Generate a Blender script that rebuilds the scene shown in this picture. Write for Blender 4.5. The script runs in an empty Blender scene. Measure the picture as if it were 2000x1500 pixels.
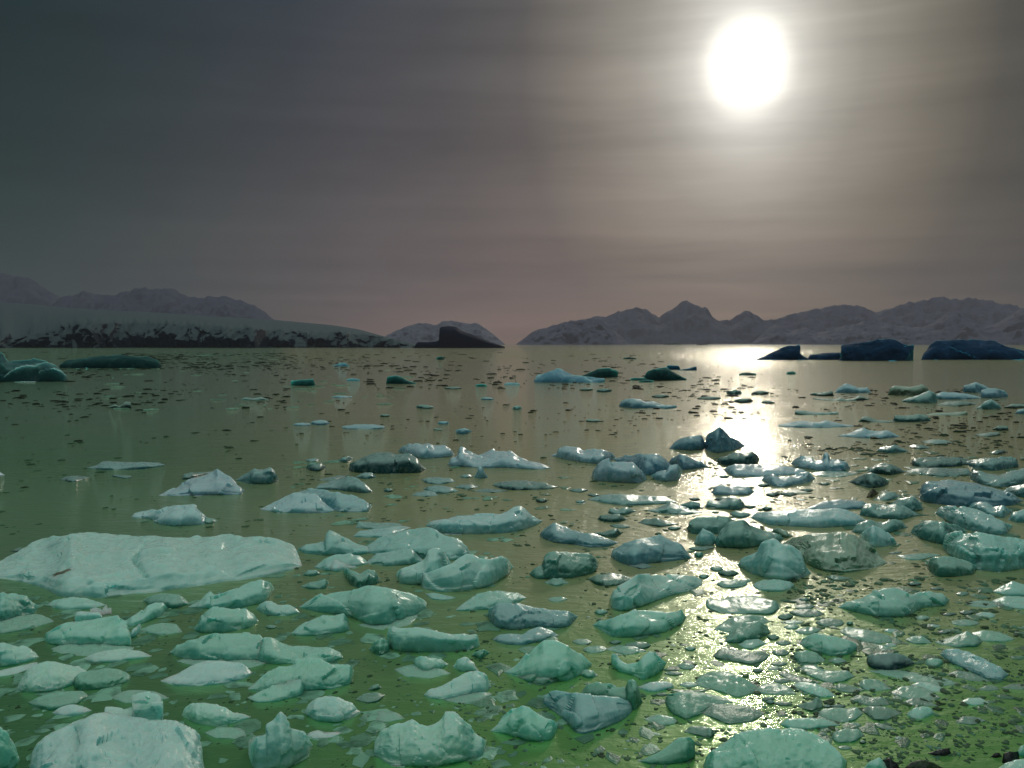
SUN_E = .5
CORE = (.9, .85, .75)
ZENITH = (.95, 1.26, 1.12)
BACK = (.03, .05, .065)
STEEP_SHADE = (.50, .71, .71)  # multiplied into steep ice faces: shade put into the colour
SSS = .8
WATER_FAR = (.44, .41, .18)
WATER_MID = (.44, .45, .18)
WATER_NEAR = (.22, .47, .18)
WATER_GREEN = (.22, .62, .12)
GLITTER_TINT = (.84, 1., .70)
WIOR = 1.75
CLEAR = .58
SHEEN0, SHEEN, SHEENR0, SHEENR = .55, .13, .42, .40
WV0, WV1, WV2, WV3, WV4, WROUGH = .08, .14, .42, .50, .40, .035
HAZE = 0.00018
HAZECOL = (.40, .38, .50, 1)
EXPOSURE = 0.0
# Every floating piece of ice: colour, thickness share, face share, flags | short name | label | upper outline | waterline
# (pixels of a 2000 px wide survey picture; they are turned into metres on the water below)
ICE = """
n .9 .9|the dark wedge iceberg|dark wedge shaped iceberg with sheer left face in front of the distant mountains|808,679 815,668 840,668 857,666 859,639 875,637 891,638 903,647 930,656 958,668 986,677|980,679 900,680 815,680
N .7 .5|the pointed blue iceberg|blue black iceberg rising to a square point, at the edge of the sun glitter|1477,703 1500,690 1520,683 1541,675 1562,674 1563,690 1572,697 1581,702|1530,704
N .85 .8||low flat green black ice shelf between the pointed iceberg and the flat topped iceberg|1576,702 1582,693 1610,689 1642,688 1646,702|1610,704
N .75 .6 r|the flat-topped iceberg|tall blue black iceberg with a domed top and cut away left face|1638,703 1648,690 1643,675 1665,671 1700,667 1728,660 1748,662 1765,672 1780,676 1776,688 1768,704|1720,706 1660,705
N .85 .8||leaning dark ice prong joined against the right end of the flat topped iceberg|1742,704 1742,685 1765,677 1785,675 1779,690 1779,704|1762,705
N .6 .45|the long blue iceberg|long blue iceberg sloping down to the right edge of the photo|1799,703 1803,690 1815,676 1825,668 1850,664 1880,662 1910,663 1945,666 1965,677 1990,683 2020,692 2040,700|1990,703 1900,703
d .9 .9 r|the tiny dark islet|tiny dark islet on the horizon below the highest peak|1297,673 1303,669 1312,671 1322,669 1334,672|1315,674
d .9 .9 r||low dark speck of ice on the horizon just right of the tiny islet|1360,674 1366,672 1376,672 1384,673|1370,675
g .8 .75|the rounded green berg|rounded pale green berg cut off by the left edge of the photo|-40,742 -35,700 -5,685 8,692 15,705 60,700 92,703 108,712 122,724 131,735|128,745 60,748 0,747
G .8 .8|the long green slab berg|long flat green slab berg behind the rounded berg at left|116,713 132,703 165,698 200,694 240,694 285,697 308,703 315,712|314,717 240,720 160,721 125,719
b .7 .7||blue grey ice lump with a low tail, in front of the dark dome toward centre|1043,744 1048,733 1065,727 1085,720 1096,722 1120,733 1150,737 1181,739|1180,746 1120,748 1060,749
G .7 .7||dark teal ice lump tucked behind the blue grey lump with a tail|1130,736 1150,728 1166,720 1190,718 1207,725|1200,738 1170,740
G .8 .75|the dark dome|smooth dark dome of ice standing alone near the far sun glitter|1257,738 1264,726 1284,718 1302,717 1318,726 1330,734 1341,740|1315,745 1270,744
N .8 .8||dark purple ice block peeking out behind the dark dome|1301,718 1304,713 1326,714 1329,723|1315,724
N .8 .7||thin dark flat ice tongue right of the dark dome|1326,723 1345,719 1360,715 1361,721|1345,726
G .6 .6 r||dark teal ice with a knobbly crest, far centre left|754,748 757,736 775,733 787,738 798,744 812,748|785,752
G .6 .7||twin humped dark teal ice with a waist, far left middle distance|469,780 480,776 495,778 510,775 524,780|500,783
b .6 .7||flat blue ice strip left of the knobbly crested ice|647,775 660,772 688,774|668,779
d .6 .7||dark low ice pair on green water below the long slab berg|212,795 225,789 234,793 245,784 256,785 257,797|240,798
b .6 .7||pale blue flat ice bit beyond the knobbly crested ice|650,714 662,709 673,708 682,714|665,717
G .6 .7||flat dark ice strip floating alone left of far centre|568,744 582,741 600,741 612,740 616,755|590,757
b .7 .7|the two-humped blue lump|smooth blue lump with two humps, left of the sparkling far water|1209,791 1216,781 1232,777 1250,779 1257,784 1275,784 1306,793|1290,797 1235,799
b .7 .7||blue hump with a lower shoulder, above the ragged dark strip at far right|1630,766 1638,757 1651,749 1662,751 1676,757 1694,756 1701,766|1665,769
d .6 .7 r||dark twin knob ice touching the left of the blue shouldered hump|1582,770 1590,766 1600,768 1614,765 1625,763 1629,773|1605,775
d .6 .7 r||ragged dark ice strip below the blue hump with a shoulder|1588,777 1615,779 1632,779 1641,774 1650,780 1668,777 1678,772 1697,779|1660,785 1610,782
t .8 .8|the tan block|tan flat topped block of ice among the far right lumps|1734,771 1738,758 1746,752 1775,755 1800,750 1812,757 1818,770|1790,774
g .6 .5||grey wedge ice with a white glint, leaning before the tan block|1762,782 1780,776 1800,768 1815,761 1826,768 1831,782|1825,789 1790,788
b .5 .6||long low pale blue ice behind the grey wedge at far right|1819,773 1838,765 1868,766 1890,769 1916,776|1880,781 1830,781
b .8 .8||blue slanted block, tallest of the far right cluster|1880,765 1882,753 1893,751 1905,746 1920,752 1937,759 1940,766|1900,768
b .7 .6||blue wedge at the right foot of the tallest far right block|1914,775 1917,762 1930,758 1948,759 1966,766 1969,773|1945,779 1920,778
g .6 .6||pale grey ragged ice heap at the right, below the far blue wedge|1908,797 1920,786 1935,779 1948,786 1956,797|1930,801
b .7 .7||small blue grey lump against the right edge, far cluster|1982,808 1988,800 2005,797 2025,800|2000,811
d .4 .6 r||mottled dark slush ice strip at right below the long low pale blue ice|1830,790 1850,784 1880,783 1905,788|1870,796
d .6 .7||dark green ice low at the right edge beside the ragged heap|1963,795 1975,789 1995,789 2020,794|1985,798
G .6 .7||dark notched ice log on the right, near the sun glitter|1552,808 1554,801 1575,803 1600,805 1634,804 1639,808|1600,811 1560,811
b .6 .6|the sharp-ended blue raft|long low blue raft with two sharp ends, right of the glitter path|1520,830 1546,825 1565,821 1580,824 1600,824 1612,820 1640,827 1668,831|1610,837 1540,835
d .6 .7 r||brown dark ice hump at the left end of the right hand twin strip|1677,822 1684,814 1695,814 1712,820 1750,822|1740,827 1700,825
G .6 .7||blue green low ice log continuing right from the brown dark hump|1743,822 1748,811 1770,812 1792,809 1810,812 1818,820|1790,825 1755,825
t .5 .7||tan low ice ridge at right behind the blue green log|1800,811 1832,806 1860,806 1888,803 1890,808|1880,812
b .65 .5|the winged blue raft|blue raft with a peak at left and a hump at right, right middle distance|1637,852 1660,845 1672,838 1686,834 1697,840 1712,843 1735,840 1748,847 1758,853|1720,857 1680,855
g .5 .6||rounded grey green cake below the winged blue raft|1712,881 1718,873 1735,870 1747,868 1765,875 1775,882|1740,886
G .4 .6||dark speckled oval cake right of the rounded grey green cake|1772,872 1785,868 1805,869 1818,875|1795,878
G .4 .6||flat olive oval cake behind the dark speckled oval|1798,863 1820,858 1845,859 1862,865|1830,869
d .4 .6 r||low dark mottled ice at far right edge, level with the winged raft|1903,850 1925,845 1950,843 1955,850|1930,854
d .5 .6 r||dark crumbly ice with spiky top near right edge, above the mottled ice|1938,838 1950,831 1968,833 1970,840|1950,843
d .4 .6||olive oval ice on the right, above the long teal log|1930,886 1945,879 1960,878 1968,883|1950,889
w .75 .6 r|the pinnacled ice|white ice with a thin upright pinnacle and jagged back, right of centre|1545,906 1552,896 1563,889 1586,893 1591,899 1605,897 1611,884 1617,885 1620,898 1635,899 1651,900 1653,905 1661,914|1650,922 1600,920 1560,914
s .25 .6||flat submerged sheet of ice at the foot of the pinnacled ice|1580,925 1610,920 1650,922 1674,926|1640,933 1600,931
w .6 .6||long white loaf of ice behind the saddle shaped white ice|1413,918 1420,911 1437,906 1470,907 1500,908 1545,912 1570,917 1578,925|1550,927 1500,931 1430,931
w .7 .6|the white saddle|white saddle shaped ice with raised right end, in front of the pinnacled ice|1488,938 1492,927 1503,926 1512,924 1522,932 1545,930 1560,924 1578,921 1592,935|1580,943 1530,952 1505,949
G .7 .5|the dark green pyramid|dark green pyramid shaped ice right of the white saddle|1657,941 1675,931 1690,925 1703,922 1722,929 1737,941|1730,950 1700,954 1672,947
G .65 .6||dark green rounded ice directly behind the dark green pyramid|1693,923 1703,910 1720,903 1738,905 1757,914 1768,922|1740,929
G .6 .7 r|the long teal log|long teal log of ice near the right edge, behind the big grey block|1778,906 1784,894 1810,893 1840,891 1870,893 1890,897 1907,902|1870,912 1820,914 1785,911
G .5 .6||long dark low ice under the teal log at right|1764,921 1790,914 1830,913 1860,916 1890,914 1900,928|1840,932 1795,927
g .5 .6 r||mottled grey green ice heap right of the long teal log|1880,903 1905,896 1935,893 1960,891 1985,895 1990,912|1940,921 1900,915
g .65 .6||hollow backed grey green ice against the right edge, above the big grey block|1893,935 1898,917 1912,918 1930,925 1952,928 1975,920 2000,914 2030,920|2010,946 1950,953 1910,945
b .7 .7|the big grey-blue block|big smooth blue grey block of ice near the right edge|1796,975 1797,947 1812,938 1850,937 1900,942 1940,952 1975,963 1998,978|1985,987 1940,990 1880,990 1830,985 1800,981
g .6 .6||grey green ice cut by the right edge beside the big grey block|1958,960 1975,951 2000,944 2040,948|2020,976 1985,970
D .8 .6|the brown stone|small dark brown stone frozen upright in ice, left of the big grey block|1692,972 1699,958 1704,953 1716,963|1705,973
g .4 .6 r||rough green grey cake below the small brown stone|1706,976 1725,963 1745,960 1760,970|1735,979
g .5 .6||greenish low shell of ice left of the big grey block|1736,986 1755,974 1783,969 1797,982 1804,995|1780,1001 1745,995
b .6 .6||rough blue ice ledge behind the long pale bar|1572,995 1590,985 1612,979 1640,975 1680,977 1698,985|1690,994 1640,996
w .65 .75|the long pale bar|long smooth pale bar of ice at right, lying across the glitter|1466,1011 1478,1000 1505,998 1560,997 1600,993 1640,993 1672,1004 1692,1017|1670,1029 1600,1031 1500,1026
g .55 .6 r||jumbled green grey ice at the right end of the long pale bar|1678,1006 1684,986 1700,982 1718,988 1750,983 1764,988 1780,997 1796,1006|1760,1016 1710,1012
a .6 .5 r|the broad glinting shelf|broad grey ice shelf with a glinting top near the right edge|1826,1003 1834,991 1850,988 1880,990 1915,998 1945,1010 1978,1027|1965,1046 1920,1044 1865,1028
a .65 .6||curled ice crest rising behind the broad glinting shelf|1890,993 1898,984 1912,979 1928,981 1938,990 1958,986 1978,999|1960,1013 1915,1003
a .6 .6||pale ice lump cut by the right edge beside the glinting shelf|1968,1015 1978,1000 2000,993 2035,998|2020,1021 1985,1021
g .55 .5 r||dark green ice with wavy glints on top, left under the glinting shelf|1778,1040 1785,1027 1810,1015 1840,1017 1868,1026 1890,1037|1865,1052 1842,1066 1800,1055
g .6 .6||dark rounded ice behind the mauve dome|1663,1039 1672,1024 1695,1014 1720,1020 1740,1013 1760,1015 1773,1030|1740,1042 1690,1045
w .75 .6|the mauve dome|smooth mauve white dome of ice at the right end of the wide pale slab|1678,1046 1690,1033 1706,1026 1722,1033 1738,1048 1752,1061|1730,1068 1700,1071 1685,1060
t .65 .6||small tan green lump left of the wide pale slab|1506,1042 1510,1032 1520,1030 1535,1036 1549,1048|1535,1052
g .5 .6||grey green flat ice beside the small tan lump|1472,1050 1490,1043 1515,1042 1531,1052|1520,1061 1485,1061
t .4 .35 r|the wide pale slab|wide pale green slab tilted towards the camera, right of centre|1530,1062 1548,1048 1590,1041 1640,1037 1670,1044 1695,1062 1712,1082 1733,1100|1710,1110 1650,1121 1610,1119 1580,1105 1555,1085
w .75 .55|the grey peaked boulder|grey white boulder of ice with a peak, left of the wide pale slab|1440,1103 1447,1092 1475,1077 1494,1060 1510,1055 1526,1062 1545,1070 1562,1080 1572,1102 1584,1119|1570,1129 1530,1136 1495,1132 1468,1122
a .6 .6 r|the wide banded floe|wide aqua floe with a white band on its face, at the right edge|1840,1062 1846,1044 1880,1040 1920,1041 1960,1047 2000,1053 2045,1060|2035,1108 1990,1113 1950,1118 1910,1116 1868,1096 1845,1078
g .6 .7|the dark green slab|dark green slab below the banded floe at the right|1806,1098 1820,1089 1845,1086 1865,1088 1890,1096 1909,1106|1904,1122 1870,1127 1830,1128 1812,1114
g .4 .6||long flat grey ice joined to the left of the dark green slab|1750,1085 1780,1083 1810,1081 1838,1084|1800,1094 1768,1094
G .5 .6||short dark log of ice below the wide pale slab|1614,1127 1625,1123 1645,1126 1664,1130|1640,1135 1620,1133
a .65 .5|the teal whale|large teal whale backed ice alone on the right, with a tail to its right|1637,1186 1652,1176 1680,1168 1700,1156 1722,1148 1745,1149 1770,1158 1785,1161 1815,1154 1840,1157 1854,1172|1852,1183 1800,1188 1775,1204 1730,1208 1680,1199
a .6 .5||pale pyramid ice cut by the right edge, below the banded floe|1938,1156 1958,1143 1976,1134 2000,1143 2040,1150|2010,1166 1970,1166
a .4 .5||flat mint ice cut by the right edge, under the pale pyramid|1936,1175 1960,1165 1990,1166 2040,1172|2010,1191 1970,1187
w .55 .45|the peaked white ridge|white peaked ridge of ice alone on the green water at left|310,968 340,955 375,936 400,928 420,920 424,914 432,919 447,929 465,945 478,958|475,966 400,968 340,969
G .6 .7||dark ice log half hidden behind the peaked white ridge|355,936 358,926 375,923 400,922 416,921|370,937
g .65 .6||grey rounded ice with a bright spike, right behind the peaked white ridge|460,938 480,923 498,914 515,917 528,912 540,921 545,938|530,946 490,946
g .6 .7||long low green slab floating behind the peaked white ridge, far left|170,914 190,908 200,901 225,901 250,903 280,902 310,903 323,909|280,917 200,918
G .35 .6||flat dark green cake alone at left, below the long low green slab|117,937 128,931 150,929 176,932|143,943
G .5 .7||tiny dark log between the flat dark cake and the peaked white ridge|219,930 222,927 240,928 256,929 257,933|240,935
w .6 .55|the white wave-shaped ice|white wave shaped ice with a long left tail, just above the great floe|257,1011 262,1002 285,999 310,996 335,988 350,985 380,984 390,994 402,1008 405,1020|400,1025 340,1029 303,1023 298,1012 270,1013
s .25 .6||pale flat ice apron at the right of the white wave shaped ice|390,1020 402,1010 418,1012 426,1018|408,1025
w .26 .75 F|the great white floe|great white flat floe with a dirt patch and a crack, left foreground|-60,1112 -20,1098 0,1094 30,1077 60,1062 85,1052 100,1050 135,1044 138,1041 180,1041 220,1043 260,1045 320,1044 360,1047 400,1048 450,1046 500,1050 540,1053 565,1060 575,1066 583,1082 590,1105|575,1112 530,1124 480,1133 430,1137 370,1147 290,1160 230,1166 160,1169 110,1168 102,1155 60,1141 20,1133 -30,1128
w .6 .6||small white corner of ice cut by the left edge, above the great floe|-25,930 -10,923 0,921 9,928|-5,932
d .6 .7||dark low ice at the left edge, just behind the great floe|20,1076 35,1070 55,1069 64,1074|40,1080
w .6 .5|the white shell-shaped mound|white shell shaped mound of ice, left of centre|508,995 530,983 555,970 575,963 600,964 616,963 626,974 640,987 655,997|640,1002 600,1003 540,1001
a .6 .5||blue grey mound right behind the white shell shaped mound|572,966 590,958 610,955 636,956 660,961 690,966 710,975 727,988|725,999 690,1001 660,1000
g .6 .6||dark green tent shaped ice above the blue grey mound, left of centre|615,956 622,946 645,940 665,936 678,930 695,933 712,943 728,960|715,964 690,962 655,957
G .4 .6||thin dark green ice behind the dark green tent|620,938 640,933 660,929 680,929|650,940
w .65 .6 r|the crinkled pale blue ice|crinkled pale blue ice at the back of the central cluster|778,882 785,872 800,867 815,864 823,868 838,865 850,870 870,868 882,876 888,889|880,893 825,897 800,892
G .75 .75|the wide dark green slab|wide dark green slab of ice with a white nick, central cluster left|681,918 684,903 700,897 715,890 740,884 760,882 775,885 800,884 815,893 822,905 832,917|820,924 750,926 690,923
g .5 .6||pale low ice at the left end of the wide dark green slab|660,900 668,894 680,891 692,895|675,905
g .45 .6 r||clear green rubble ice in front of the wide dark green slab|695,932 705,924 715,922 728,923 735,932|715,937
w .6 .65|the twin-ridged white ice|white ice with two ridges and a dark undercut, top of the central cluster|874,908 882,893 893,891 897,877 901,872 912,880 935,889 950,884 965,878 985,879 1003,885 1015,893 1035,899 1060,905 1075,914|1060,917 1030,917 990,914 930,914 880,912
w .8 .6|the little glassy horn|little glassy horn of ice upright below the twin ridged white ice|926,931 932,922 934,912 940,911 946,920 953,932|938,936
g .4 .6||flat clear ice left of the little glassy horn|897,931 905,927 915,926 925,930|910,935
g .4 .6||grey green oval cake left of the teal sickle ice|823,937 835,933 860,932 880,934 890,941|860,947 830,944
g .4 .6||long grey cake under the grey green oval, central cluster|827,955 838,949 860,948 880,951 896,959|870,965 840,963
g .4 .6 r||small blue grey cake at the left tip of the long grey cake|803,967 815,961 835,958 848,961 856,968|830,971
g .4 .6 r||mottled dark cake between the long grey cake and the teal sickle|888,952 900,946 920,946 937,950|915,957
G .35 .6||low dark green ice at the left foot of the teal sickle|920,959 945,955 975,956 992,959|960,963
G .6 .6|the teal sickle|teal sickle of clear ice with a glint, below the central cluster|962,948 972,942 1000,938 1030,938 1050,940 1065,943 1080,949 1092,951|1075,956 1040,957 1000,958 975,954
w .7 .75|the blue bolster|long blue bolster shaped ice with a peak at its right end, centre|832,1026 840,1019 865,1012 895,1006 940,1005 978,1005 990,1000 1003,992 1016,989 1028,997 1040,1008 1050,1014 1060,1017|1055,1023 1020,1036 980,1042 920,1044 865,1043 840,1034
g .5 .6 r||low frosted ice behind the blue dome, left of the blue bolster|695,1031 700,1018 715,1019 735,1022 765,1021 780,1022 788,1029|740,1035
a .5 .6||long pale rounded ice just below the low frosted ice|690,1048 700,1038 730,1034 765,1029 790,1027 802,1031|760,1050 710,1050
a .6 .6|the blue wedge|blue wedge ice with an upright rounded tip at its left, right of the great floe|583,1072 598,1063 620,1061 634,1056 636,1042 644,1034 655,1038 675,1047 695,1058 715,1066 735,1078|700,1084 640,1086 590,1081
a .6 .6|the blue dome|broad blue dome of ice behind the twin peaks, left of centre|700,1078 730,1062 750,1047 780,1037 815,1030 840,1029 853,1036 870,1049 895,1054 912,1066 919,1083|905,1091 880,1096 820,1092 760,1087
a .55 .5||aqua curved ice below the blue wedge|614,1108 635,1090 660,1083 682,1080 705,1086 720,1100|680,1110 640,1117
a .5 .6 r||frosted ice shoulder in front of the blue dome|712,1100 735,1083 760,1077 785,1073 805,1072 813,1082 828,1096|800,1104 755,1107
w .5 .6||pale lens shaped ice under the aqua curved ice|625,1110 640,1098 660,1094 685,1099 696,1108|655,1118
g .6 .6 r||small grey pebble shaped ice beside the right end of the great floe|590,1123 602,1113 618,1113 627,1121|610,1127
g .5 .6||small grey ice with a pale right knob, below the grey pebble ice|588,1145 605,1137 620,1134 635,1130 643,1138|640,1150 605,1152
g .7 .6|the jagged glassy shard|jagged glassy shard of ice between the aqua ice and the twin peaks|667,1107 676,1110 690,1115 703,1121 722,1112 732,1113 743,1132|738,1141 700,1150 680,1140
w .75 .55|the left twin peak|smooth white peak of ice, left one of the pair at centre|773,1120 785,1110 808,1101 827,1092 836,1075 850,1068 865,1073 877,1090 890,1112|860,1140 800,1143 777,1140
w .75 .45|the folded white peak|large white folded peak with a glinting right flank, centre|815,1132 826,1120 845,1112 880,1101 897,1088 911,1079 924,1081 940,1092 958,1094 975,1090 992,1092 1003,1108|990,1124 960,1145 910,1156 860,1158 825,1151
a .4 .6||thin curved sliver of ice at the foot of the folded white peak|831,1160 845,1158 870,1163 890,1168|870,1173 840,1171
a .7 .55|the aqua whaleback|huge smooth aqua whaleback ice with a raised hump, left of centre|585,1187 600,1176 620,1165 645,1156 680,1152 698,1151 712,1143 728,1139 745,1141 768,1149 795,1158 820,1166 834,1177 830,1190|815,1201 760,1223 725,1226 690,1207 620,1196
a .5 .6 r||long pale frosted bar right of the aqua whaleback|890,1192 903,1181 918,1172 930,1162 955,1155 985,1154 1010,1157 1028,1168|1000,1183 950,1191 905,1194
w .65 .6||small white hump left of the aqua whaleback|500,1190 508,1179 520,1173 532,1173 541,1182 565,1180 578,1187 586,1197|560,1204 520,1203
a .6 .6|the flat-ended aqua ice|aqua ice with a squared right end, below the aqua whaleback|568,1238 582,1225 600,1214 630,1202 655,1203 672,1197 680,1208 683,1230|670,1237 620,1244 585,1243
w .8 .85|the square-cut block|square cut white block with a concave top, foreground centre left|757,1255 756,1232 763,1224 780,1227 815,1225 845,1228 860,1235 885,1239 915,1239 934,1237 937,1262|925,1269 850,1276 800,1275 765,1272
s .2 .6||pale submerged sheet sticking out left of the square cut block|720,1268 730,1255 745,1246 758,1250 763,1272|740,1284
b .7 .6 r|the grey-blue cap|dark blue grey cap of ice with a frosted top, centre foreground|952,1203 956,1187 970,1179 990,1177 1015,1181 1045,1186 1075,1190 1110,1193 1129,1204|1112,1225 1080,1228 1040,1226 1000,1231 965,1226
b .55 .6||smooth blue ice lobes in front of the dark blue grey cap|963,1250 972,1240 995,1238 1020,1240 1035,1230 1052,1225 1075,1231 1091,1242|1060,1253 1020,1261 980,1258
g .55 .6 r||small speckled grey cake right of the square cut block|921,1280 932,1271 945,1267 956,1275|940,1290
a .55 .6 r||frosted glassy ice below the square cut block|808,1303 810,1286 822,1280 840,1284 860,1286 876,1298|860,1309 825,1316
w .6 .6||small white topped ice right of the frosted glassy ice|884,1302 893,1288 907,1283 922,1291 935,1310|900,1314
b .65 .6|the double-humped blue ice|blue double humped ice with a dark waterline, centre right|1054,1044 1062,1033 1075,1024 1083,1020 1098,1026 1115,1033 1135,1041 1155,1040 1180,1049 1208,1060|1190,1068 1150,1071 1120,1064 1080,1060 1058,1051
G .6 .7||dark pebble shaped ice behind the double humped blue ice|1160,1041 1180,1039 1192,1034 1206,1032 1215,1042|1200,1052 1178,1048
b .7 .6|the slate-blue hull|large slate blue hull shaped ice, right of centre|1193,1087 1196,1074 1210,1066 1222,1061 1240,1053 1260,1050 1286,1042 1300,1050 1318,1058 1330,1064 1341,1078 1350,1090|1320,1097 1270,1100 1240,1107 1208,1099
N .4 .6||dark flat lip of ice below the slate blue hull|1224,1104 1245,1100 1262,1101 1274,1107|1255,1113
g .65 .6 r|the frosted boulder|rounded dark green boulder with a frosted crown, centre|1034,1121 1044,1111 1060,1104 1063,1085 1075,1077 1100,1076 1125,1079 1150,1080 1164,1090 1170,1104|1160,1121 1120,1131 1080,1134 1045,1131
g .35 .6||oval grey green cake below the frosted boulder|1063,1138 1078,1130 1097,1129 1111,1139|1085,1147
G .45 .6||dark green fish shaped ice right of the frosted boulder|1149,1131 1165,1122 1195,1119 1218,1123 1238,1131|1210,1143 1180,1147 1160,1141
w .5 .3|the glittering wedge|wedge of ice with a wide glittering top and blue left face, right of centre|1191,1170 1195,1155 1198,1149 1225,1133 1246,1119 1275,1122 1320,1123 1355,1125 1372,1133 1370,1143|1350,1154 1300,1168 1270,1178 1240,1189 1210,1195 1193,1188
a .65 .65|the teal cylinder|teal cylinder of ice with a cut right end, below the glittering wedge|1158,1221 1170,1211 1195,1207 1220,1198 1240,1190 1260,1192 1300,1196 1318,1193 1331,1189 1340,1206|1335,1217 1300,1236 1240,1246 1195,1246 1172,1231
a .7 .6|the horned ice|horned ice with a curved saddle and two upright tips, centre right foreground|1194,1294 1194,1278 1204,1275 1211,1288 1224,1298 1245,1295 1258,1283 1276,1272 1284,1283 1302,1294|1295,1308 1280,1320 1255,1332 1235,1320 1203,1311
g .5 .5|the hollow green slab|green slab with a hollow along its top, on the bright glitter|1378,1183 1382,1167 1398,1175 1420,1172 1450,1166 1490,1169 1515,1173 1524,1186|1510,1201 1450,1200 1410,1198 1386,1191
g .45 .6||pale green ice wedge below the hollow green slab|1395,1230 1410,1219 1432,1206 1465,1201 1492,1205 1502,1215|1450,1236 1412,1235
g .55 .6 r||green mottled ice stacked in front of the pale green wedge|1416,1253 1423,1238 1440,1224 1460,1215 1482,1212 1498,1223 1505,1236|1480,1251 1440,1257 1422,1256
a .4 .6||pale flat stone shaped ice below the green mottled ice|1442,1259 1458,1250 1482,1248 1496,1257|1470,1269 1450,1266
G .5 .6 r|the dark green sausage|dark green sausage shaped ice on the bright glitter, right foreground|1393,1282 1405,1268 1420,1266 1440,1272 1460,1276 1485,1272 1503,1279|1498,1290 1470,1300 1420,1291 1399,1288
b .7 .6||dark blue egg shaped ice left of the peaked boulder behind glitter|1307,876 1315,864 1330,856 1350,851 1370,850 1381,871|1375,878 1350,881 1316,878
b .8 .55|the blue tent peak|blue tent shaped peak of ice beside the glitter, middle distance|1375,873 1380,850 1393,841 1405,835 1418,846 1432,855 1442,862 1455,871|1430,881 1400,886 1384,882
w .6 .6 r|the pale rubble raft|pale blue rubble raft stretching left of the round white block|1076,890 1088,884 1090,873 1105,869 1125,872 1140,879 1165,877 1180,880 1196,884 1203,893|1180,907 1140,904 1100,897
w .85 .65|the round white block|round topped white block with a dark reflection, centre right|1155,931 1160,916 1178,902 1190,898 1215,899 1238,903 1252,916 1264,936|1250,944 1200,943 1160,939
b .7 .6||mauve blue ice behind the round white block|1196,897 1225,888 1255,886 1282,884 1298,893 1312,907 1325,922|1300,928 1258,930
b .7 .6||blue grey wedge ice behind the white crescent|1303,905 1315,892 1326,886 1348,894 1370,901 1381,911|1360,916 1332,919
w .7 .7|the white crescent|white crescent shaped ice right of the round white block|1271,929 1283,922 1300,918 1308,909 1322,905 1333,918|1329,938 1300,941 1275,937
G .7 .65 r|the knobbly dark lump|knobbly dark lump of ice on the glitter, middle distance|1399,902 1405,893 1420,889 1436,883 1452,886 1466,881 1476,885 1484,897|1475,908 1440,911 1408,908
w .65 .6||small white notched ice on the glitter below the long loaf|1389,962 1397,949 1410,947 1428,951 1445,949 1462,951 1473,960|1465,967 1430,967 1397,968
g .6 .6 r||tan green lump with a round cap, below the white notched ice|1377,991 1383,976 1400,978 1418,975 1428,970 1443,972 1458,990|1440,997 1400,994
g .5 .65|the long grey-green plank|long grey green plank of ice below the round white block|1148,976 1165,970 1190,965 1225,966 1260,969 1300,970 1322,981|1290,985 1220,988 1180,983
g .5 .5||grey ice with a low hump at the right end of the grey green plank|1261,997 1285,992 1303,983 1312,981 1330,989 1350,995 1372,1001|1340,1006 1290,1003
g .5 .6||small notched grey ice behind the low humped grey ice|1324,988 1340,983 1352,978 1368,983 1366,993|1350,996
g .55 .6||grey saddle shaped cake above the dark oval pebble ice|1187,1001 1192,992 1208,995 1225,990 1243,998|1220,1007 1195,1005
G .55 .7||smooth dark oval pebble of ice, centre right|1167,1014 1173,1006 1190,1004 1210,1005 1225,1015|1205,1021 1176,1019
G .5 .5||dark pointed ice shaped like a low tent, right of the dark oval pebble|1247,1021 1258,1014 1285,1011 1298,1017 1325,1024|1290,1030 1260,1025
g .6 .6||dark grey green hump behind the pale trapezoid ice|1341,1032 1348,1019 1362,1010 1390,1008 1420,1010 1438,1018|1430,1040 1380,1046 1348,1043
w .7 .7|the pale trapezoid|pale trapezoid block of ice leaning on the grey green hump|1355,1062 1360,1047 1372,1031 1388,1037 1405,1050|1393,1067 1368,1067
g .65 .55|the grey-green haystack|grey green haystack of ice with a long right slope, right of centre|1395,1058 1410,1038 1425,1020 1450,1013 1468,1022 1490,1035 1530,1046|1520,1060 1450,1073 1400,1069
a .6 .6 r||rounded sparkling aqua ice against the left edge, below the great floe|-30,1205 -10,1165 5,1158 30,1160 55,1170 77,1183|72,1197 40,1210 0,1222
s .3 .6 r||flat slushy ice along the left edge under the sparkling ice|-30,1225 10,1210 45,1204 80,1201 106,1214|60,1229 0,1239
a .5 .6||pale aqua lens of ice directly below the great floe|91,1183 105,1173 130,1167 165,1168 188,1174 206,1182|170,1191 120,1192
a .65 .65|the boat-shaped aqua ice|aqua boat shaped ice with a square block resting on it, left foreground|86,1250 91,1237 110,1226 130,1216 160,1212 200,1207 235,1202 250,1212 256,1240 255,1262|230,1267 180,1264 120,1263 95,1259
a .6 .6||rounded arm of ice pointing up at the right of the boat shaped ice|238,1217 258,1203 275,1195 288,1181 303,1176 320,1177 328,1188|320,1202 285,1216 258,1225
w .7 .6||small hooked tip of ice right of the boat shaped ice|251,1242 258,1230 268,1222 274,1217 277,1226|270,1242 256,1248
g .5 .6 r||low pale rubble ice under the right end of the great floe|279,1173 292,1164 310,1159 335,1160 355,1163 371,1180|340,1190 292,1184
a .6 .6|the long bent aqua ice|long aqua ice rising to a rounded right end, below the great floe|368,1186 395,1172 403,1158 412,1153 418,1163 440,1157 465,1147 490,1135 510,1131 528,1137 536,1150|520,1177 470,1188 400,1190
a .6 .6|the aqua hump|rounded aqua hump with a split top, left foreground|378,1230 388,1215 398,1195 415,1184 435,1184 455,1190 480,1187 498,1200 505,1214|490,1226 440,1237 395,1238
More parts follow.
